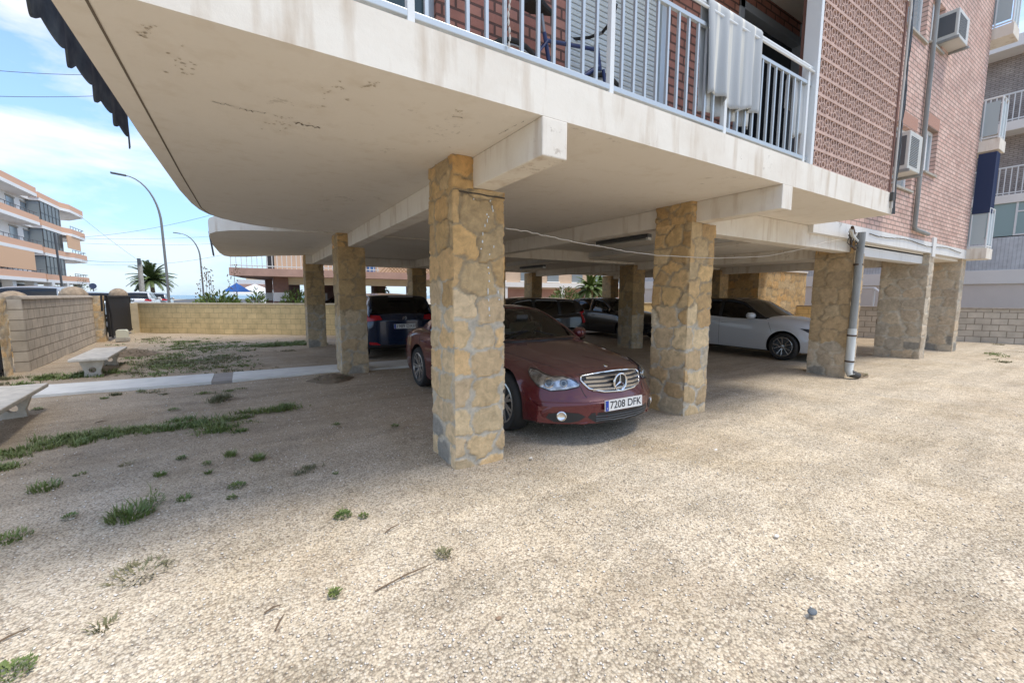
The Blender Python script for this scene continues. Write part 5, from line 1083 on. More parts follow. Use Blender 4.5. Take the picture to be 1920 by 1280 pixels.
def make_car(spec):
    k = spec; Ln, Wd = k['L'], k['W']/2; root = empty(k['name'], k['loc'], k['rz']); tag(root, k['label'], 'car', k.get('group')); root.scale = (k.get('s', 1.),)*3
    plan = k['plan']     # (y, sweep) keys: y shift at full half width
    def warp(x, y): return y+lerp_keys(plan, y)*min(1.25, (abs(x)/Wd))**2.4
    n = 64; ys = [Ln*(.5-.5*math.cos(math.pi*i/n))*.55+Ln*i/n*.45 for i in range(n+1)]
    rows = []; 
    for y in ys:
        zb = lerp_keys(k['zb'], y); zt = lerp_keys(k['deck'], y); zs = lerp_keys(k['belt'], y); w = Wd*lerp_keys(k['w'], y); ws = w*lerp_keys(k['ws'], y); zm = zb+(zs-zb)*.55
        pr = [(0, zb), (w*.5, zb), (w*.88, zb+.005), (w*.955, zb+.035), (w*.985, zb+.10), (w*.998, zm-.10), (w, zm), (w*.993, zm+.07), (w*.978, zs-.10), (ws+(w-ws)*.45, zs-.035), (ws, zs), (ws*.94, zs+(zt-zs)*.28), (ws*.82, zs+(zt-zs)*.58), (ws*.6, zs+(zt-zs)*.84), (ws*.3, zs+(zt-zs)*.965), (0, zt)]
        rows.append([(x, warp(x, y), z) for x, z in pr]+[(-x, warp(x, y), z) for x, z in pr[-2:0:-1]])
    m_ = len(rows[0]); vs = [p for r in rows for p in r]; fs = [(i*m_+j, i*m_+(j+1) % m_, (i+1)*m_+(j+1) % m_, (i+1)*m_+j) for i in range(n) for j in range(m_)]
    mb = MB(); mb.add(vs, fs); H_ = m_//2; FR = np.linspace(-1, 1, 15)
    for (ri, yy_) in ((0, ys[0]), (n, ys[-1])):
        g_ = [];
        for j in range(H_+1):
            x_, _, z_ = rows[ri][j]; g_ += [(x_*f, warp(x_*f, yy_), z_) for f in FR]
        q_ = [(j*15+i, j*15+i+1, (j+1)*15+i+1, (j+1)*15+i) for j in range(H_) for i in range(14)]; mb.add(g_, q_ if ri == 0 else [t[::-1] for t in q_])
    body = mb.build('body', k['paint'], root, sub=1)
    bm = bmesh.new(); bm.from_mesh(body.data); bmesh.ops.remove_doubles(bm, verts=bm.verts, dist=.0005); bmesh.ops.dissolve_degenerate(bm, edges=bm.edges, dist=.0003); bmesh.ops.recalc_face_normals(bm, faces=bm.faces); bm.to_mesh(body.data); bm.free()
    cut = MB()
    for (wy) in k['axles']:
        for s in (-1, 1): cut.lathe([(k['arch'], s*(Wd-.36)), (k['arch'], s*(Wd+.2))], (0, wy, k['wr']+.015), (1, 0, 0), 40)
    co = cut.build('cut', M['plastic'], None); bo = body.modifiers.new('b', 'BOOLEAN'); bo.object = co; bo.operation = 'DIFFERENCE'; bo.solver = 'EXACT'
    root_m = root.matrix_world.copy(); body.parent = None; me = evalmesh(body); body.modifiers.clear(); body.data = me; body.parent = root; bpy.data.objects.remove(co)
    if len(me.materials) < 2: me.materials.append(M['plastic'])
    for f in me.polygons:       # inside of the arches and the underside are black
        c = f.center
        for wy in k['axles']:
            rr = math.hypot(c.y-wy, c.z-k['wr']-.015)
            if rr < k['arch']*1.02 and abs(c.x) < Wd-.02 and abs(abs(f.normal.x)-0) < .9 and rr > k['arch']*.9 and (abs(f.normal.x) < .3) and c.z > .12 and (Vector((0, c.y-wy, c.z-k['wr']-.015)).normalized().dot(f.normal) < -.6): f.material_index = 1
            if abs(f.normal.x) > .9 and abs(abs(c.x)-(Wd-.36)) < .02 and rr < k['arch']: f.material_index = 1
        if f.normal.z < -.8 and c.z < .3: f.material_index = 1
    me.shade_smooth(); me.set_sharp_from_angle(angle=R(32))
    bv = BVHTree.FromPolygons([v.co for v in me.vertices], [tuple(p.vertices) for p in me.polygons])
    # ---- cabin
    c0, c1 = k['cab']; nc = 40; cys = [c0+(c1-c0)*i/nc for i in range(nc+1)]
    sf = [0, .07, .3, .6, .84, 1.]; rf = [0., .07, .3, .65, 1.]
    P = []
    for y in cys:
        zt = lerp_keys(k['roof'], y); zs = lerp_keys(k['belt'], y)-.01; wb = Wd*lerp_keys(k['cwb'], y); wt = Wd*lerp_keys(k['cwt'], y)
        zt = max(zt, zs+.004); hh = zt-zs; ze = zs+hh*.93; q = min(1, hh/(k['rh'])); wt2 = wb+(wt-wb)*q
        row = [(wb+(wt2-wb)*f+.03*math.sin(f*math.pi)*q, zs+(ze-zs)*f) for f in sf]+[(wt2*(1-f)-0*(f), ze+(zt-ze)*(1-(1-f)**2.2)) for f in rf[1:]]
        P.append([(x, y+lerp_keys(k['cplan'], y)*(abs(x)/Wd)**2, z) for x, z in row])
    ncol = len(P[0]); ws0, ws1, rw0, rw1 = k['glassy']      # windscreen base/top, rear glass top/base
    def cell(i, j, sgn):
        a = P[i][j]; b = P[i+1][j]; c = P[i+1][j+1]; d = P[i][j+1]; q = [(v[0]*sgn, v[1], v[2]) for v in (a, b, c, d)]; return q if sgn > 0 else q[::-1]
    shell = MB(); panes = {}
    def put(key, q): panes.setdefault(key, []).append(q)
    for i in range(nc):
        ym = (cys[i]+cys[i+1])/2
        for j in range(ncol-1):
            for s in (1, -1):
                q = cell(i, j, s); side = j < 5; win = None
                if side and 1 <= j <= 3:
                    for wi, (a, b) in enumerate(k['sidewin']):
                        if a < ym < b: win = ('side_window', wi, s)
                if not side and j >= 6:
                    if ws0 < ym < ws1: win = ('windscreen', 0, 0)
                    if rw0 < ym < rw1: win = ('rear_window', 0, 0)
                if win: put(win, q)
                else: shell.add(q, [(0, 1, 2, 3)])
    def weld(mb_or_list, name, m_, th=0., off=0.):
        mb = mb_or_list if isinstance(mb_or_list, MB) else MB()
        if not isinstance(mb_or_list, MB):
            for q in mb_or_list: mb.add(q, [(0, 1, 2, 3)])
        me = bpy.data.meshes.new(name); me.from_pydata(mb.v, [], mb.f); bm = bmesh.new(); bm.from_mesh(me); bmesh.ops.remove_doubles(bm, verts=bm.verts, dist=.0008); bmesh.ops.recalc_face_normals(bm, faces=bm.faces)
        cz = sum((f.normal.z*f.calc_area() for f in bm.faces)); cx = sum((f.normal.x*f.calc_center_median().x*f.calc_area() for f in bm.faces))
        if cz+cx < 0: bmesh.ops.reverse_faces(bm, faces=bm.faces)
        if off:
            bm.normal_update()
            for v in bm.verts: v.co += v.normal*off
        bm.to_mesh(me); bm.free(); me.materials.append(m_); me.shade_smooth(); me.set_sharp_from_angle(angle=R(45))
        o = bpy.data.objects.new(name, me); C.objects.link(o); o.parent = root
        if th: sm = o.modifiers.new('s', 'SOLIDIFY'); sm.thickness = th; sm.offset = -1
        return o
    weld(shell, 'roof', k.get('roofpaint', k['paint']), .03)
    for (nme, wi, s), q in panes.items():
        weld(q, nme, k['rearglass'] if nme == 'rear_window' or (nme == 'side_window' and wi > 0) else k['glass'], 0, -.006)
    # black window surrounds / pillars
    def cabpt(y, f, s, off=.004):
        i = min(nc-1, max(0, (y-c0)/(c1-c0)*nc)); i0 = int(i); t = i-i0; a, b = P[i0], P[i0+1]
        j = f*5.; 
        for jj in range(5):
            if sf[jj] <= f <= sf[jj+1]: u = (f-sf[jj])/(sf[jj+1]-sf[jj]); break
        pa = Vector(a[jj]).lerp(Vector(a[jj+1]), u); pb = Vector(b[jj]).lerp(Vector(b[jj+1]), u); p = pa.lerp(pb, t); return Vector(((p.x+off)*s, p.y, p.z))
    for s in (1, -1):
        if k.get('chrome_belt'):
            MB().tube([cabpt(y, .05, s, .006) for y in np.linspace(k['sidewin'][0][0]-.1, k['sidewin'][-1][1]+.05, 24)], .008, 6).build('window_trim', M['chrome'], root, sub=1, smooth=60)
        for a, b in zip(k['sidewin'], k['sidewin'][1:]):
            ymid = (a[1]+b[0])/2; pts = [[cabpt(ymid+d, f, s, .006) for f in np.linspace(.07, .84, 6)] for d in (-.05, .05)]
            mb = MB(); mb.add(pts[0]+pts[1], [(i, i+1, 7+i, 6+i) for i in range(5)]); mb.build('window_pillar', M['plastic'], root, sub=1)
    # ---- helpers on the body surface
    def hit(o, d):
        r = bv.ray_cast(Vector(o), Vector(d)); return r[0], r[1]
    def patch(name, poly, org, u, v, d, m_, off=.006, cuts=3, parent=None, th=0):
        org, u, v, d = map(Vector, (org, u, v, d)); bm = bmesh.new(); vv = [bm.verts.new(org+u*a+v*b) for a, b in poly]; f = bm.faces.new(vv); bmesh.ops.triangulate(bm, faces=[f])
        for _ in range(cuts): bmesh.ops.subdivide_edges(bm, edges=bm.edges, cuts=1, use_grid_fill=True)
        for q in bm.verts:
            h, nn = hit(q.co-d*3, d)
            if h is not None: q.co = h+(nn if nn.dot(d) < 0 else -nn)*off
            else: q.co = q.co
        bm.normal_update(); me = bpy.data.meshes.new(name); bmesh.ops.recalc_face_normals(bm, faces=bm.faces); bm.to_mesh(me); bm.free(); me.materials.append(m_); me.shade_smooth()
        o = bpy.data.objects.new(name, me); C.objects.link(o); o.parent = parent or root
        if th: sm = o.modifiers.new('s', 'SOLIDIFY'); sm.thickness = th; sm.offset = 1 
        return o
    def line(name, pts, d, r, m_, off=.001, parent=None, sub_=6):
        P_ = []
        for a, b in zip(pts, pts[1:]):
            for q in range(sub_):
                p = Vector(a).lerp(Vector(b), q/sub_); h, nn = hit(p-Vector(d)*3, d)
                if h is not None: P_.append(h+(nn if nn.dot(Vector(d)) < 0 else -nn)*off)
        h, nn = hit(Vector(pts[-1])-Vector(d)*3, d)
        if h is not None: P_.append(h+(nn if nn.dot(Vector(d)) < 0 else -nn)*off)
        if len(P_) > 1: return MB().tube(P_, r, 6).build(name, m_, parent or root, sub=1, smooth=60)
    for wy in k['axles']:
        for s in (-1, 1): make_wheel(root, s*(Wd-.115), wy, k['wr'], .225, s, k['wheel'], k['name'])
    # door seams
    for s in (-1, 1):
        d = (-s, 0, 0)
        for pts in k.get('seams', []): line('door_seam', [(0, a, b) for a, b in pts], d, .0035, M['plastic'], 0.)
        for (a, b) in k.get('handles', []): 
            h, nn = hit((s*3, a, b), d)
            if h is not None: MB().tube([h+Vector((s*.002, -.09, 0)), h+Vector((s*.028, -.07, .004)), h+Vector((s*.028, .07, .008)), h+Vector((s*.002, .09, .004))], .011, 6).build('door_handle', k.get('handle_mat', k['paint']), root, sub=1, smooth=60)
        my, mz = k['mirror']; mx = Wd*1.0
        mb = MB(); mb.lathe([(.02, -.12), (.07, -.10), (.085, -.03), (.08, .06), (.05, .10), (.02, .115)], (s*(mx+.05), my, mz), (s, .25, 0), 14); o = mb.build('mirror', k['paint'], root, sub=1, smooth=60)
        MB().tube([(s*(mx-.14), my+.03, mz-.06), (s*(mx-.02), my+.02, mz-.03)], [.03, .03], 8).build('mirror_arm', M['plastic'], root, sub=1, smooth=60)
    # dark cabin floor, seats
    y0s, y1s = c0+.25, c1-.35; zb_ = lerp_keys(k['belt'], (c0+c1)/2)
    MB().box(-Wd*.8, c0+.3, zb_-.22, Wd*.8, c1-.4, zb_-.16).build('cabin_floor', M['dash'], root, sub=1)
    for yy_ in k.get('seats', []):
        for s in (-1, 1):
            mb = MB(); mb.prism([(0, 0), (.12, -.02), (.22, .34), (.22, .48), (.14, .50), (.08, .40)], (s*.37-.22, yy_, zb_-.32), Y3, Z3, (.44, 0, 0)); mb.prism([(.15, .49), (.24, .49), (.26, .61), (.19, .61)], (s*.37-.12, yy_, zb_-.32), Y3, Z3, (.24, 0, 0)); mb.build('car_seat', M['seat'], root, sub=1, bevel=.03)
    return dict(root=root, hit=hit, patch=patch, line=line, Wd=Wd, k=k, bv=bv)
def plate(car, o, nrm, txt, wd=.52, hh=.11, m_=None):
    root = car['root']; o = Vector(o); nrm = Vector(nrm).normalized(); ux = Vector((0, 0, 1)).cross(nrm).normalized(); uz = nrm.cross(ux)
    mb = MB(); mb.obox(o, ux, nrm, uz, wd/2, .008, hh/2); p = mb.build('license_plate', m_ or M['plate'], root, sub=1)
    MB().obox(o+nrm*.0085-ux*(wd/2-.022), ux, nrm, uz, .02, .001, hh/2-.003).build('blue_band', M['plate_blue'], p, sub=1)
    rot = Matrix((ux, uz, nrm)).transposed().to_4x4()
    for s_, dx, dz, sz in ((txt, .02, 0, .108), ('E', -wd/2+.022, -.028, .026)):
        me = text_mesh(s_, sz, M['ink'] if s_ != 'E' else M['plate'], .0008); q = bpy.data.objects.new('characters', me); C.objects.link(q); q.parent = p
        w_ = max(v.co.x for v in me.vertices)-min(v.co.x for v in me.vertices) if len(me.vertices) else 1; sx = (.44/w_) if s_ != 'E' and len(s_) > 5 else 1.
        q.matrix_local = Matrix.Translation(o+nrm*.0105+ux*dx+uz*dz) @ rot @ Matrix.Diagonal((sx, 1, 1, 1)).to_4x4()
    return p

# ---------------------------------------------------------------- maroon coupe-like saloon
maroon = carpaint('maroon_paint', (.10, .007, .014), .3, .25, .30)
style_mat['parked_saloon'] = M['silver']
S = dict(name='parked_saloon', label='dark red four door saloon with chrome bar grille, nose out between the two front pillars', loc=(3.47, 3.17, 0), rz=0, s=1.05, L=4.91, W=1.875, paint=maroon,
    plan=[(0, .52), (.25, .40), (.6, .22), (1.2, .08), (2.4, 0), (3.8, -.04), (4.5, -.16), (4.91, -.34)],
    zb=[(0, .26), (.12, .20), (.5, .17), (2.4, .16), (4.4, .18), (4.8, .26), (4.91, .34)],
    deck=[(0, .44), (.035, .475), (.07, .52), (.14, .66), (.22, .735), (.5, .815), (1.0, .885), (1.5, .945), (2.2, .97), (3.6, .98), (4.2, .99), (4.6, .96), (4.8, .90), (4.91, .74)],
    belt=[(0, .40), (.04, .44), (.09, .50), (.2, .62), (.6, .735), (1.2, .83), (2.0, .90), (3.0, .94), (3.9, .93), (4.5, .90), (4.8, .80), (4.91, .66)],
    w=[(0, .90), (.3, .955), (.9, 1.), (2.4, .99), (3.9, 1.), (4.5, .96), (4.91, .88)], ws=[(0, .90), (.3, .88), (.9, .86), (1.8, .90), (3, .92), (4, .90), (4.91, .85)],
    axles=(.98, 3.714), arch=.372, wr=.335, wheel=(7, .30, .10),
    cab=(1.42, 4.25), cplan=[(1.4, .28), (2.1, .18), (3, 0), (3.6, -.12), (4.25, -.2)],
    roof=[(1.42, .93), (1.75, 1.11), (2.1, 1.27), (2.35, 1.345), (2.7, 1.385), (3.0, 1.375), (3.4, 1.29), (3.8, 1.14), (4.25, .97)], rh=.42,
    cwb=[(1.4, .86), (2.4, .885), (3.5, .86), (4.25, .74)], cwt=[(1.4, .66), (2.4, .62), (3.4, .60), (4.25, .6)],
    glassy=(1.5, 2.32, 3.2, 4.1), sidewin=[(1.62, 2.72), (2.80, 3.62)], chrome_belt=True, glass=M['cglass'], rearglass=M['cglass'],
    seams=[[(1.28, .22), (1.26, .5), (1.30, .72), (1.42, .86)], [(2.68, .22), (2.68, .6), (2.72, .92)], [(3.52, .55), (3.62, .75), (3.66, .93)]], handles=[(2.5, .76), (3.45, .79)], mirror=(1.86, .97), seats=[2.35, 3.2])
car = make_car(S); hit, patch, line = car['hit'], car['patch'], car['line']; FD = (0, 1, 0)
def frontpatch(name, pts, m_, off=.006, cuts=3, parent=None, th=0): return patch(name, pts, (0, 0, 0), X3, Z3, FD, m_, off, cuts, parent, th)
# grille
gp_ = [(-.43, .655), (-.41, .69), (-.22, .712), (0, .72), (.22, .712), (.41, .69), (.43, .655), (.37, .575), (.22, .535), (0, .522), (-.22, .535), (-.37, .575)]
gr = frontpatch('grille', gp_, M['plastic'], .004, 3)
def ring_line(name, pts, r, m_, off, parent): return line(name, [(a, 0, b) for a, b in pts+pts[:1]], FD, r, m_, off, parent)
ring_line('grille_surround', gp_, .011, M['chrome'], .008, gr)
for z, hw in ((.682, .37), (.643, .405), (.603, .385), (.565, .34)):
    mb = MB(); ps = []
    for x in np.linspace(-hw, hw, 25):
        h, nn = hit((x, -3, z), FD); ps.append(h+Vector((0, -.012, 0)))
    vs = []
    for p in ps: vs += [p+Vector((0, .0, .013)), p+Vector((0, -.012, .004)), p+Vector((0, -.008, -.013)), p+Vector((0, .012, -.01))]
    mb.add(vs, [(i*4+j, i*4+(j+1) % 4, (i+1)*4+(j+1) % 4, (i+1)*4+j) for i in range(24) for j in range(4)]); mb.build('grille_bar', M['silver'], gr, sub=1, smooth=50)
h, nn = hit((0, -3, .622), FD); c = h+Vector((0, -.02, 0)); em = MB().lathe([(.088, .02), (.088, 0)], c, (0, -1, 0), 32).build('emblem', mat('emblem_black', (.01, .015, .02), .25), gr, sub=1)
mb = MB()
P_ = [c+Vector((.09*math.cos(q), -.024, .09*math.sin(q))) for q in np.linspace(0, 6.2832, 41)]; mb.tube(P_, .011, 8, False)
for q in (90, 210, 330):
    d = Vector((math.cos(R(q)), 0, math.sin(R(q)))); s_ = d.cross(Vector((0, 1, 0))); b0 = c+Vector((0, -.024, 0)); mb.add([b0+s_*.016, b0-s_*.016, b0+d*.088-s_*.003, b0+d*.088+s_*.003, b0+Vector((0, -.012, 0)), b0+d*.086+Vector((0, -.003, 0))], [(0, 4, 5, 3), (1, 2, 5, 4)])
em2 = mb.build('star', M['chrome'], None, smooth=40); em2.parent = gr
mb = MB(); h, nn = hit((0, .30, 3), (0, 0, -1)); mb.lathe([(.028, 0), (.026, .006), (.01, .009)], h, nn, 16); mb.build('bonnet_badge', M['chrome'], car['root'], sub=1)
# bonnet shut line and creases
for s in (-1, 1):
    line('bonnet_seam', [(s*.42, .13, 0), (s*.50, .3, 0), (s*.66, .8, 0), (s*.73, 1.2, 0), (s*.77, 1.5, 0)], (0, 0, -1), .0035, M['plastic'], 0.)
line('bonnet_seam', [(-.44, 0, .708), (-.2, 0, .722), (.2, 0, .722), (.44, 0, .708)], FD, .0035, M['plastic'], 0.)
line('scuttle', [(-.72, 1.62, 0), (-.4, 1.47, 0), (0, 1.42, 0), (.4, 1.47, 0), (.72, 1.62, 0)], (0, 0, -1), .022, M['plastic'], .0)
for s in (-1, 1):   # wipers
    a, nn = hit((s*.5-.1, 1.5, 3), (0, 0, -1))
    MB().tube([(-.1+s*.35, 1.55, .985), (-.05+s*.05, 1.66, 1.055), (s*.3-.35, 1.60, 1.03)], .008, 6).build('wiper', M['plastic'], car['root'], sub=1)
# headlights: seen along the diagonal of each front corner
for s in (-1, 1):
    d = Vector((-s*.62, .75, -.22)).normalized(); u = Vector((s, 0, 0)); u = (u-d*u.dot(d)).normalized(); v = u.cross(d)*1.; v = v if v.z > 0 else -v
    o0, _ = hit((s*.66, -3, .64), FD); org = o0
    pts = [(-.235, -.085), (-.10, -.095), (.05, -.085), (.17, -.02), (.235, .075), (.26, .155), (.235, .19), (.17, .165), (.09, .10), (.0, .055), (-.10, .045), (-.18, .0), (-.25, -.06)]
    if v.z < 0: v = -v
    hl = patch('headlight', pts, org, u, v, d, M['reflector'], .003, 3)
    for (cx_, cy_, r1) in ((.06, .0, .052), (-.09, -.025, .040)):
        h, nn = hit(Vector(org)+u*cx_+v*cy_-d*3, d)
        if h is not None:
            mb = MB(); nn = -d; mb.lathe([(r1, -.002), (r1*1.05, .012), (r1*.85, .018), (r1*.7, .012)], h, nn, 24); mb.build('lamp_ring', M['chrome'], hl, sub=1, smooth=40)
            MB().lathe([(r1*.68, .006), (r1*.6, .016), (r1*.3, .024), (.002, .026)], h, nn, 20).build('projector', mat('projector_glass', (.10, .12, .13), .05) if 'projector_glass' not in bpy.data.materials else bpy.data.materials['projector_glass'], hl, sub=1, smooth=60)
    patch('headlight_cover', pts, org, u, v, d, M['lens'], .034, 3, hl)
    line('headlight_edge', [tuple(Vector(org)+u*a+v*b) for a, b in pts+pts[:1]], d, .005, M['plastic'], .006, hl, 3)
    # fog lamp
    fo, nn = hit((s*.665, -3, .315), FD)
    ip = [(s*a, b) for a, b in ((.52, .265), (.60, .245), (.72, .25), (.78, .29), (.76, .335), (.64, .355), (.52, .345), (.46, .31))]
    frontpatch('fog_recess', ip, M['plastic'], .003, 2)
    fo = fo+Vector((0, -.004, 0)); fl = MB().lathe([(.048, -.03), (.050, .012), (.042, .016), (.034, .008), (.01, .004)], fo, nn, 24).build('fog_lamp', M['chrome'], car['root'], sub=1, smooth=40); fl.scale = (1, 1, 1)
    line('bumper_lip', [(s*.44, 0, .245), (s*.6, 0, .225), (s*.78, 0, .235)], FD, .012, maroon, .0)
ik = [(-.40, .345), (.40, .345), (.44, .30), (.36, .245), (0, .225), (-.36, .245), (-.44, .30)]
it = frontpatch('lower_intake', ik, M['plastic'], .003, 3)
for z in (.26, .285, .31): line('intake_slat', [(-.36, 0, z), (.36, 0, z)], FD, .004, M['dark_grey'], .006, it, 14)
line('bumper_crease', [(-.86, 0, .445), (-.5, 0, .452), (0, 0, .455), (.5, 0, .452), (.86, 0, .445)], FD, .006, maroon, .0, None, 12)
h, nn = hit((0, -3, .40), FD); plate(car, h+Vector((-.035, -.016, .018)), (-.03, -1, .04), '7208 DFK')
# rear lamps, indicator, fuel cap not visible; steering wheel and dashboard
for s in (-1, 1):
    patch('rear_lamp', [(-.02, -.1), (.22, -.08), (.27, .02), (.12, .06), (-.05, .05)], (s*.93, 4.45, .78), (0, 1, 0), Z3, (-s, 0, 0), M['red_lens'], .006, 2)
    MB().lathe([(.04, -.005), (.03, .006)], hit((s*3, 4.2, .86), (-s, 0, 0))[0], (s, 0, 0), 16).build('fuel_cap', maroon, car['root'], sub=1) if s < 0 else None
MB().box(-.68, 1.75, .80, .68, 2.15, .96).build('dashboard', M['dash'], car['root'], sub=1, bevel=.04)
ctr = Vector((.38, 2.28, .98)); ax = Vector((0, .85, .5)).normalized(); a_ = ax.orthogonal().normalized(); b_ = ax.cross(a_)
mb = MB(); mb.tube([ctr+(a_*math.cos(q)+b_*math.sin(q))*.185 for q in np.linspace(0, 6.2832, 31)], .014, 8, False)
for q in (0, 2.1, 4.2): mb.tube([ctr, ctr+(a_*math.cos(q)+b_*math.sin(q))*.18], .018, 6)
mb.build('steering_wheel', M['seat'], car['root'], sub=1, smooth=50)
MB().box(-.09, 1.95, 1.20, .09, 1.97, 1.255).build('inner_mirror', M['dash'], car['root'], sub=1)
MB().box(-.35, 2.02, .985, -.15, 2.06, 1.06).build('windscreen_card', mat('card', (.55, .6, .6), .8), car['root'], sub=1)

# ---------------------------------------------------------------- generic hatch / MPV
def hatch(name, label, loc, rz, s, paint, L=4.05, W=1.75, H=1.44, wb=2.54, fo=.82, wr=.32, glass=None, rear_tall=0, wheel=(5, .3, .12), rim=None, roofp=None, group=None, seats=None, hood=.95, nose=1.2, mat_rim=None):
    g = glass or M['cglass']; rb = L-.12; q = H/1.44
    style_mat[name] = mat_rim or M['silver']
    S = dict(name=name, label=label, loc=loc, rz=rz, s=s, L=L, W=W, paint=paint, roofpaint=roofp or paint, group=group,
        plan=[(0, .42), (.25, .32), (.6, .16), (1.2, .05), (2.4, 0), (L-.8, -.03), (L-.3, -.12), (L, -.26)],
        zb=[(0, .26), (.12, .20), (.5, .18), (L*.5, .18), (L-.4, .22), (L, .36)],
        deck=[(0, .60), (.06, .70*q), (.2, .82*q), (.5, .91*q), (nose, hood*q+.05), (nose+.5, .97*q+.03), (L*.6, 1.0*q), (L-.3, 1.0*q), (L-.05, .98*q), (L, .85*q)],
        belt=[(0, .52), (.08, .64), (.25, .74*q), (.7, .84*q), (nose, .90*q), (2.2, .93*q), (L-1, .97*q), (L-.2, .98*q), (L, .80*q)],
        w=[(0, .88), (.3, .96), (.8, 1.), (L*.5, .985), (L-.8, 1.), (L-.2, .95), (L, .9)], ws=[(0, .9), (.5, .9), (1.5, .93), (L-.5, .93), (L, .9)],
        axles=(fo, fo+wb), arch=wr+.045, wr=wr, wheel=wheel, cab=(nose-.02, rb), cplan=[(nose, .25), (nose+.8, .12), (L*.6, 0), (L, -.10)],
        roof=[(nose-.02, .95*q), (nose+.35, 1.14*q), (nose+.75, H*.945), (nose+1.05, H*.985), (L*.55, H), (L*.8, H*.985), (L-.55, H*.965), (L-.36, H*.93), (L-.2, H*.82), (rb, 1.0*q)], rh=H-.95*q,
        cwb=[(nose, .9), (2, .925), (L-.6, .91), (L, .86)], cwt=[(nose, .74), (2, .72), (L-.6, .72), (L, .72)],
        glassy=(nose+.06, nose+.9, L-.42, rb-.02), sidewin=[(nose+.28, nose+1.32), (nose+1.42, nose+2.2), (nose+2.28, L-.52)], glass=g, rearglass=M['cglass_dark'],
        seams=[[(nose+.0, .24), (nose-.02, .6), (nose+.1, .86*q)], [(nose+1.36, .24), (nose+1.36, .6), (nose+1.38, .94*q)], [(nose+2.1, .5), (nose+2.2, .7), (nose+2.24, .95*q)]], handles=[(nose+1.2, .80*q), (nose+2.05, .83*q)], mirror=(nose+.5, 1.0*q), seats=seats if seats is not None else [nose+.95])
    c = make_car(S); p = c['patch']
    for sd in (-1, 1):
        d = Vector((-sd*.6, .8, 0)); d.normalize(); u = Vector((sd, 0, 0)); u = (u-d*u.dot(d)).normalized(); o0, _ = c['hit']((sd*W*.36, -3, .68*q), (0, 1, 0))
        p('headlight', [(-.16, -.05), (.1, -.03), (.25, .07), (.1, .06), (-.12, .03)], o0, u, Z3, d, M['plastic'] if 'white' in label else M['reflector'], .006, 2)
        d = Vector((-sd*.5, -.85, 0)); d.normalize(); u = Vector((sd, 0, 0)); u = (u-d*u.dot(d)).normalized(); o0, _ = c['hit']((sd*W*.40, L+3, .90*q), (0, -1, 0))
        if o0 is not None: p('tail_lamp', ([(-.26, -.04), (.12, -.09), (.2, .0), (.1, .07), (-.2, .05)] if not rear_tall else [(-.06, -.16), (.16, -.16), (.2, .2), (.03, .28), (-.08, .1)]), o0, u, Z3, d, M['red_lens'], .012, 2)
        o0, _ = c['hit']((sd*W*.36, L+3, .40), (0, -1, 0))
        if o0 is not None: p('reflector', [(-.1, -.035), (.12, -.035), (.14, .035), (-.02, .02)] if sd > 0 else [(-.12, -.035), (.1, -.035), (.02, .02), (-.14, .035)], o0, X3, Z3, (0, -1, 0), M['red_lens'], .008, 2)
    c['patch']('lower_grille', [(-.5, -.06), (.5, -.06), (.42, .06), (-.42, .06)], (0, 0, .36), X3, Z3, (0, 1, 0), M['plastic'], .005, 3)
    return c
# blue MPV, rear towards us
blue = carpaint('navy_paint', (.010, .022, .055), .3, .22, .12)
cb = hatch('parked_mpv', 'dark blue people carrier, tail towards us, partly hidden by the dark red saloon', (3.35, 15.05, 0), math.pi, 1.04, blue, L=4.45, W=1.83, H=1.60, wb=2.78, wr=.335, glass=M['cglass_dark'], roofp=blue, nose=1.1)
h, nn = cb['hit']((0, 9, .80), (0, -1, 0)); plate(cb, h+Vector((-.0, .03, 0)), (0, 1, .05), '1989 DXB')
cb['patch']('bumper', [(-.8, -.02), (.8, -.02), (.8, .02), (-.8, .02)], (0, 0, .32), X3, Z3, (0, -1, 0), M['dark_grey'], .01, 3)
h, nn = cb['hit']((0, 9, 1.0), (0, -1, 0))
if h is not None:
    mb = MB()
    for s in (-1, 1):
        for z in (0, .035): mb.tube([h+Vector((-s*.05, .02, z-.04)), h+Vector((0, .02, z))], .007, 5)
    mb.build('emblem', M['chrome'], cb['root'], sub=1)
MB().box(-.3, 4.18, 1.50, .3, 4.22, 1.525).build('brake_light', mat('brake_strip', (.25, .2, .2), .3), cb['root'], sub=1)
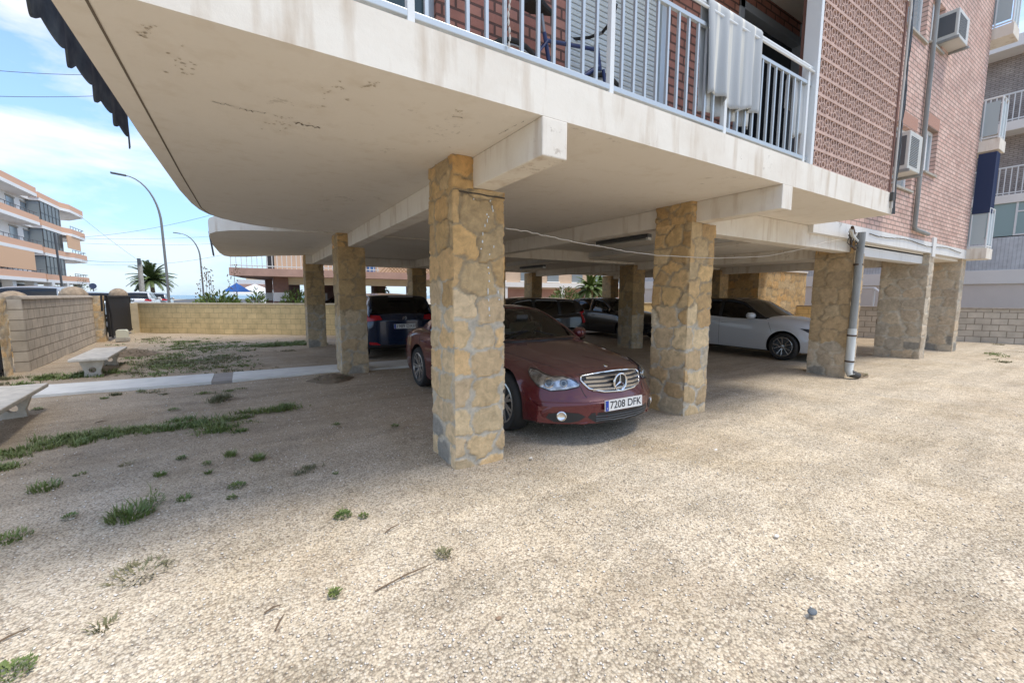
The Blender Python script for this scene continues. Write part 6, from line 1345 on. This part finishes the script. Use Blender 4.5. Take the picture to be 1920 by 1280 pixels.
# dark minivan, white hatchback, black car, one more nose
dark1 = carpaint('black_paint', (.008, .008, .010), .2, .25, .12)
hatch('parked_minivan', 'black minivan with a red tail lamp, just behind the roof of the dark red saloon', (4.52, 10.7, 0), R(-98), .98, dark1, L=4.35, W=1.82, H=1.60, wb=2.8, wr=.33, glass=M['cglass_dark'], rear_tall=1, nose=1.05)
hatch('parked_compact', 'black compact car between the minivan and the brown pillar', (12.5, 10.0, 0), 0, 1.03, dark1, L=4.2, W=1.78, H=1.5, wb=2.6, wr=.32, glass=M['cglass'], nose=1.15, seats=[2.1, 3.])
white = carpaint('white_paint', (.55, .57, .60), .0, .3, .1)
M['two_tone'] = mat('dark_alloy', (.05, .05, .055), .3, .6)
cw = hatch('parked_hatchback', 'white hatchback with black roof and dark alloy wheels behind the second front pillar', (12.28, 4.42, 0), 0, 1.05, white, L=4.05, W=1.75, H=1.50, nose=1.08, wb=2.54, wr=.325, glass=M['cglass_dark'], roofp=mat('gloss_black', (.012, .012, .014), .15), wheel=(5, .5, .07))
# cars in the street: only roofs show over the wall
silver = carpaint('silver_paint', (.42, .45, .47), .6, .3, .2); grey = carpaint('pale_blue_paint', (.45, .52, .56), .3, .3, .2); wcar = carpaint('street_white_paint', (.7, .7, .7), 0., .35, .1)
d = ray(100, 600)
hatch('street_car', 'silver estate car whose roof shows over the left end of the grey wall', (-6.7, 27.0, .2), R(180), 1.1, silver, L=4.5, W=1.82, H=1.58, group='cars parked along the street')
hatch('street_car', 'pale car whose roof shows between the two rubble domes', (-6.6, 34.2, .2), R(180), 1.05, grey, L=4.4, W=1.8, H=1.5, group='cars parked along the street')
hatch('street_car', 'white car half hidden right of the second rubble dome', (-6.6, 43.5, .2), R(180), 1.05, wcar, L=4.4, W=1.8, H=1.55, group='cars parked along the street')
hatch('street_car', 'silver car farthest along the street, below the palm tree', (-6.6, 50.5, .2), R(180), 1.05, silver, L=4.4, W=1.8, H=1.5, group='cars parked along the street')
p = gp(702, 31.); hatch('neighbour_car', 'dark car parked under the neighbouring block, seen past the second row pillar', (gp(580, 31).x-.6, 30.5, 0), R(-90), 1.05, dark1, L=4.4, W=1.8, H=1.5, glass=M['cglass_dark'])
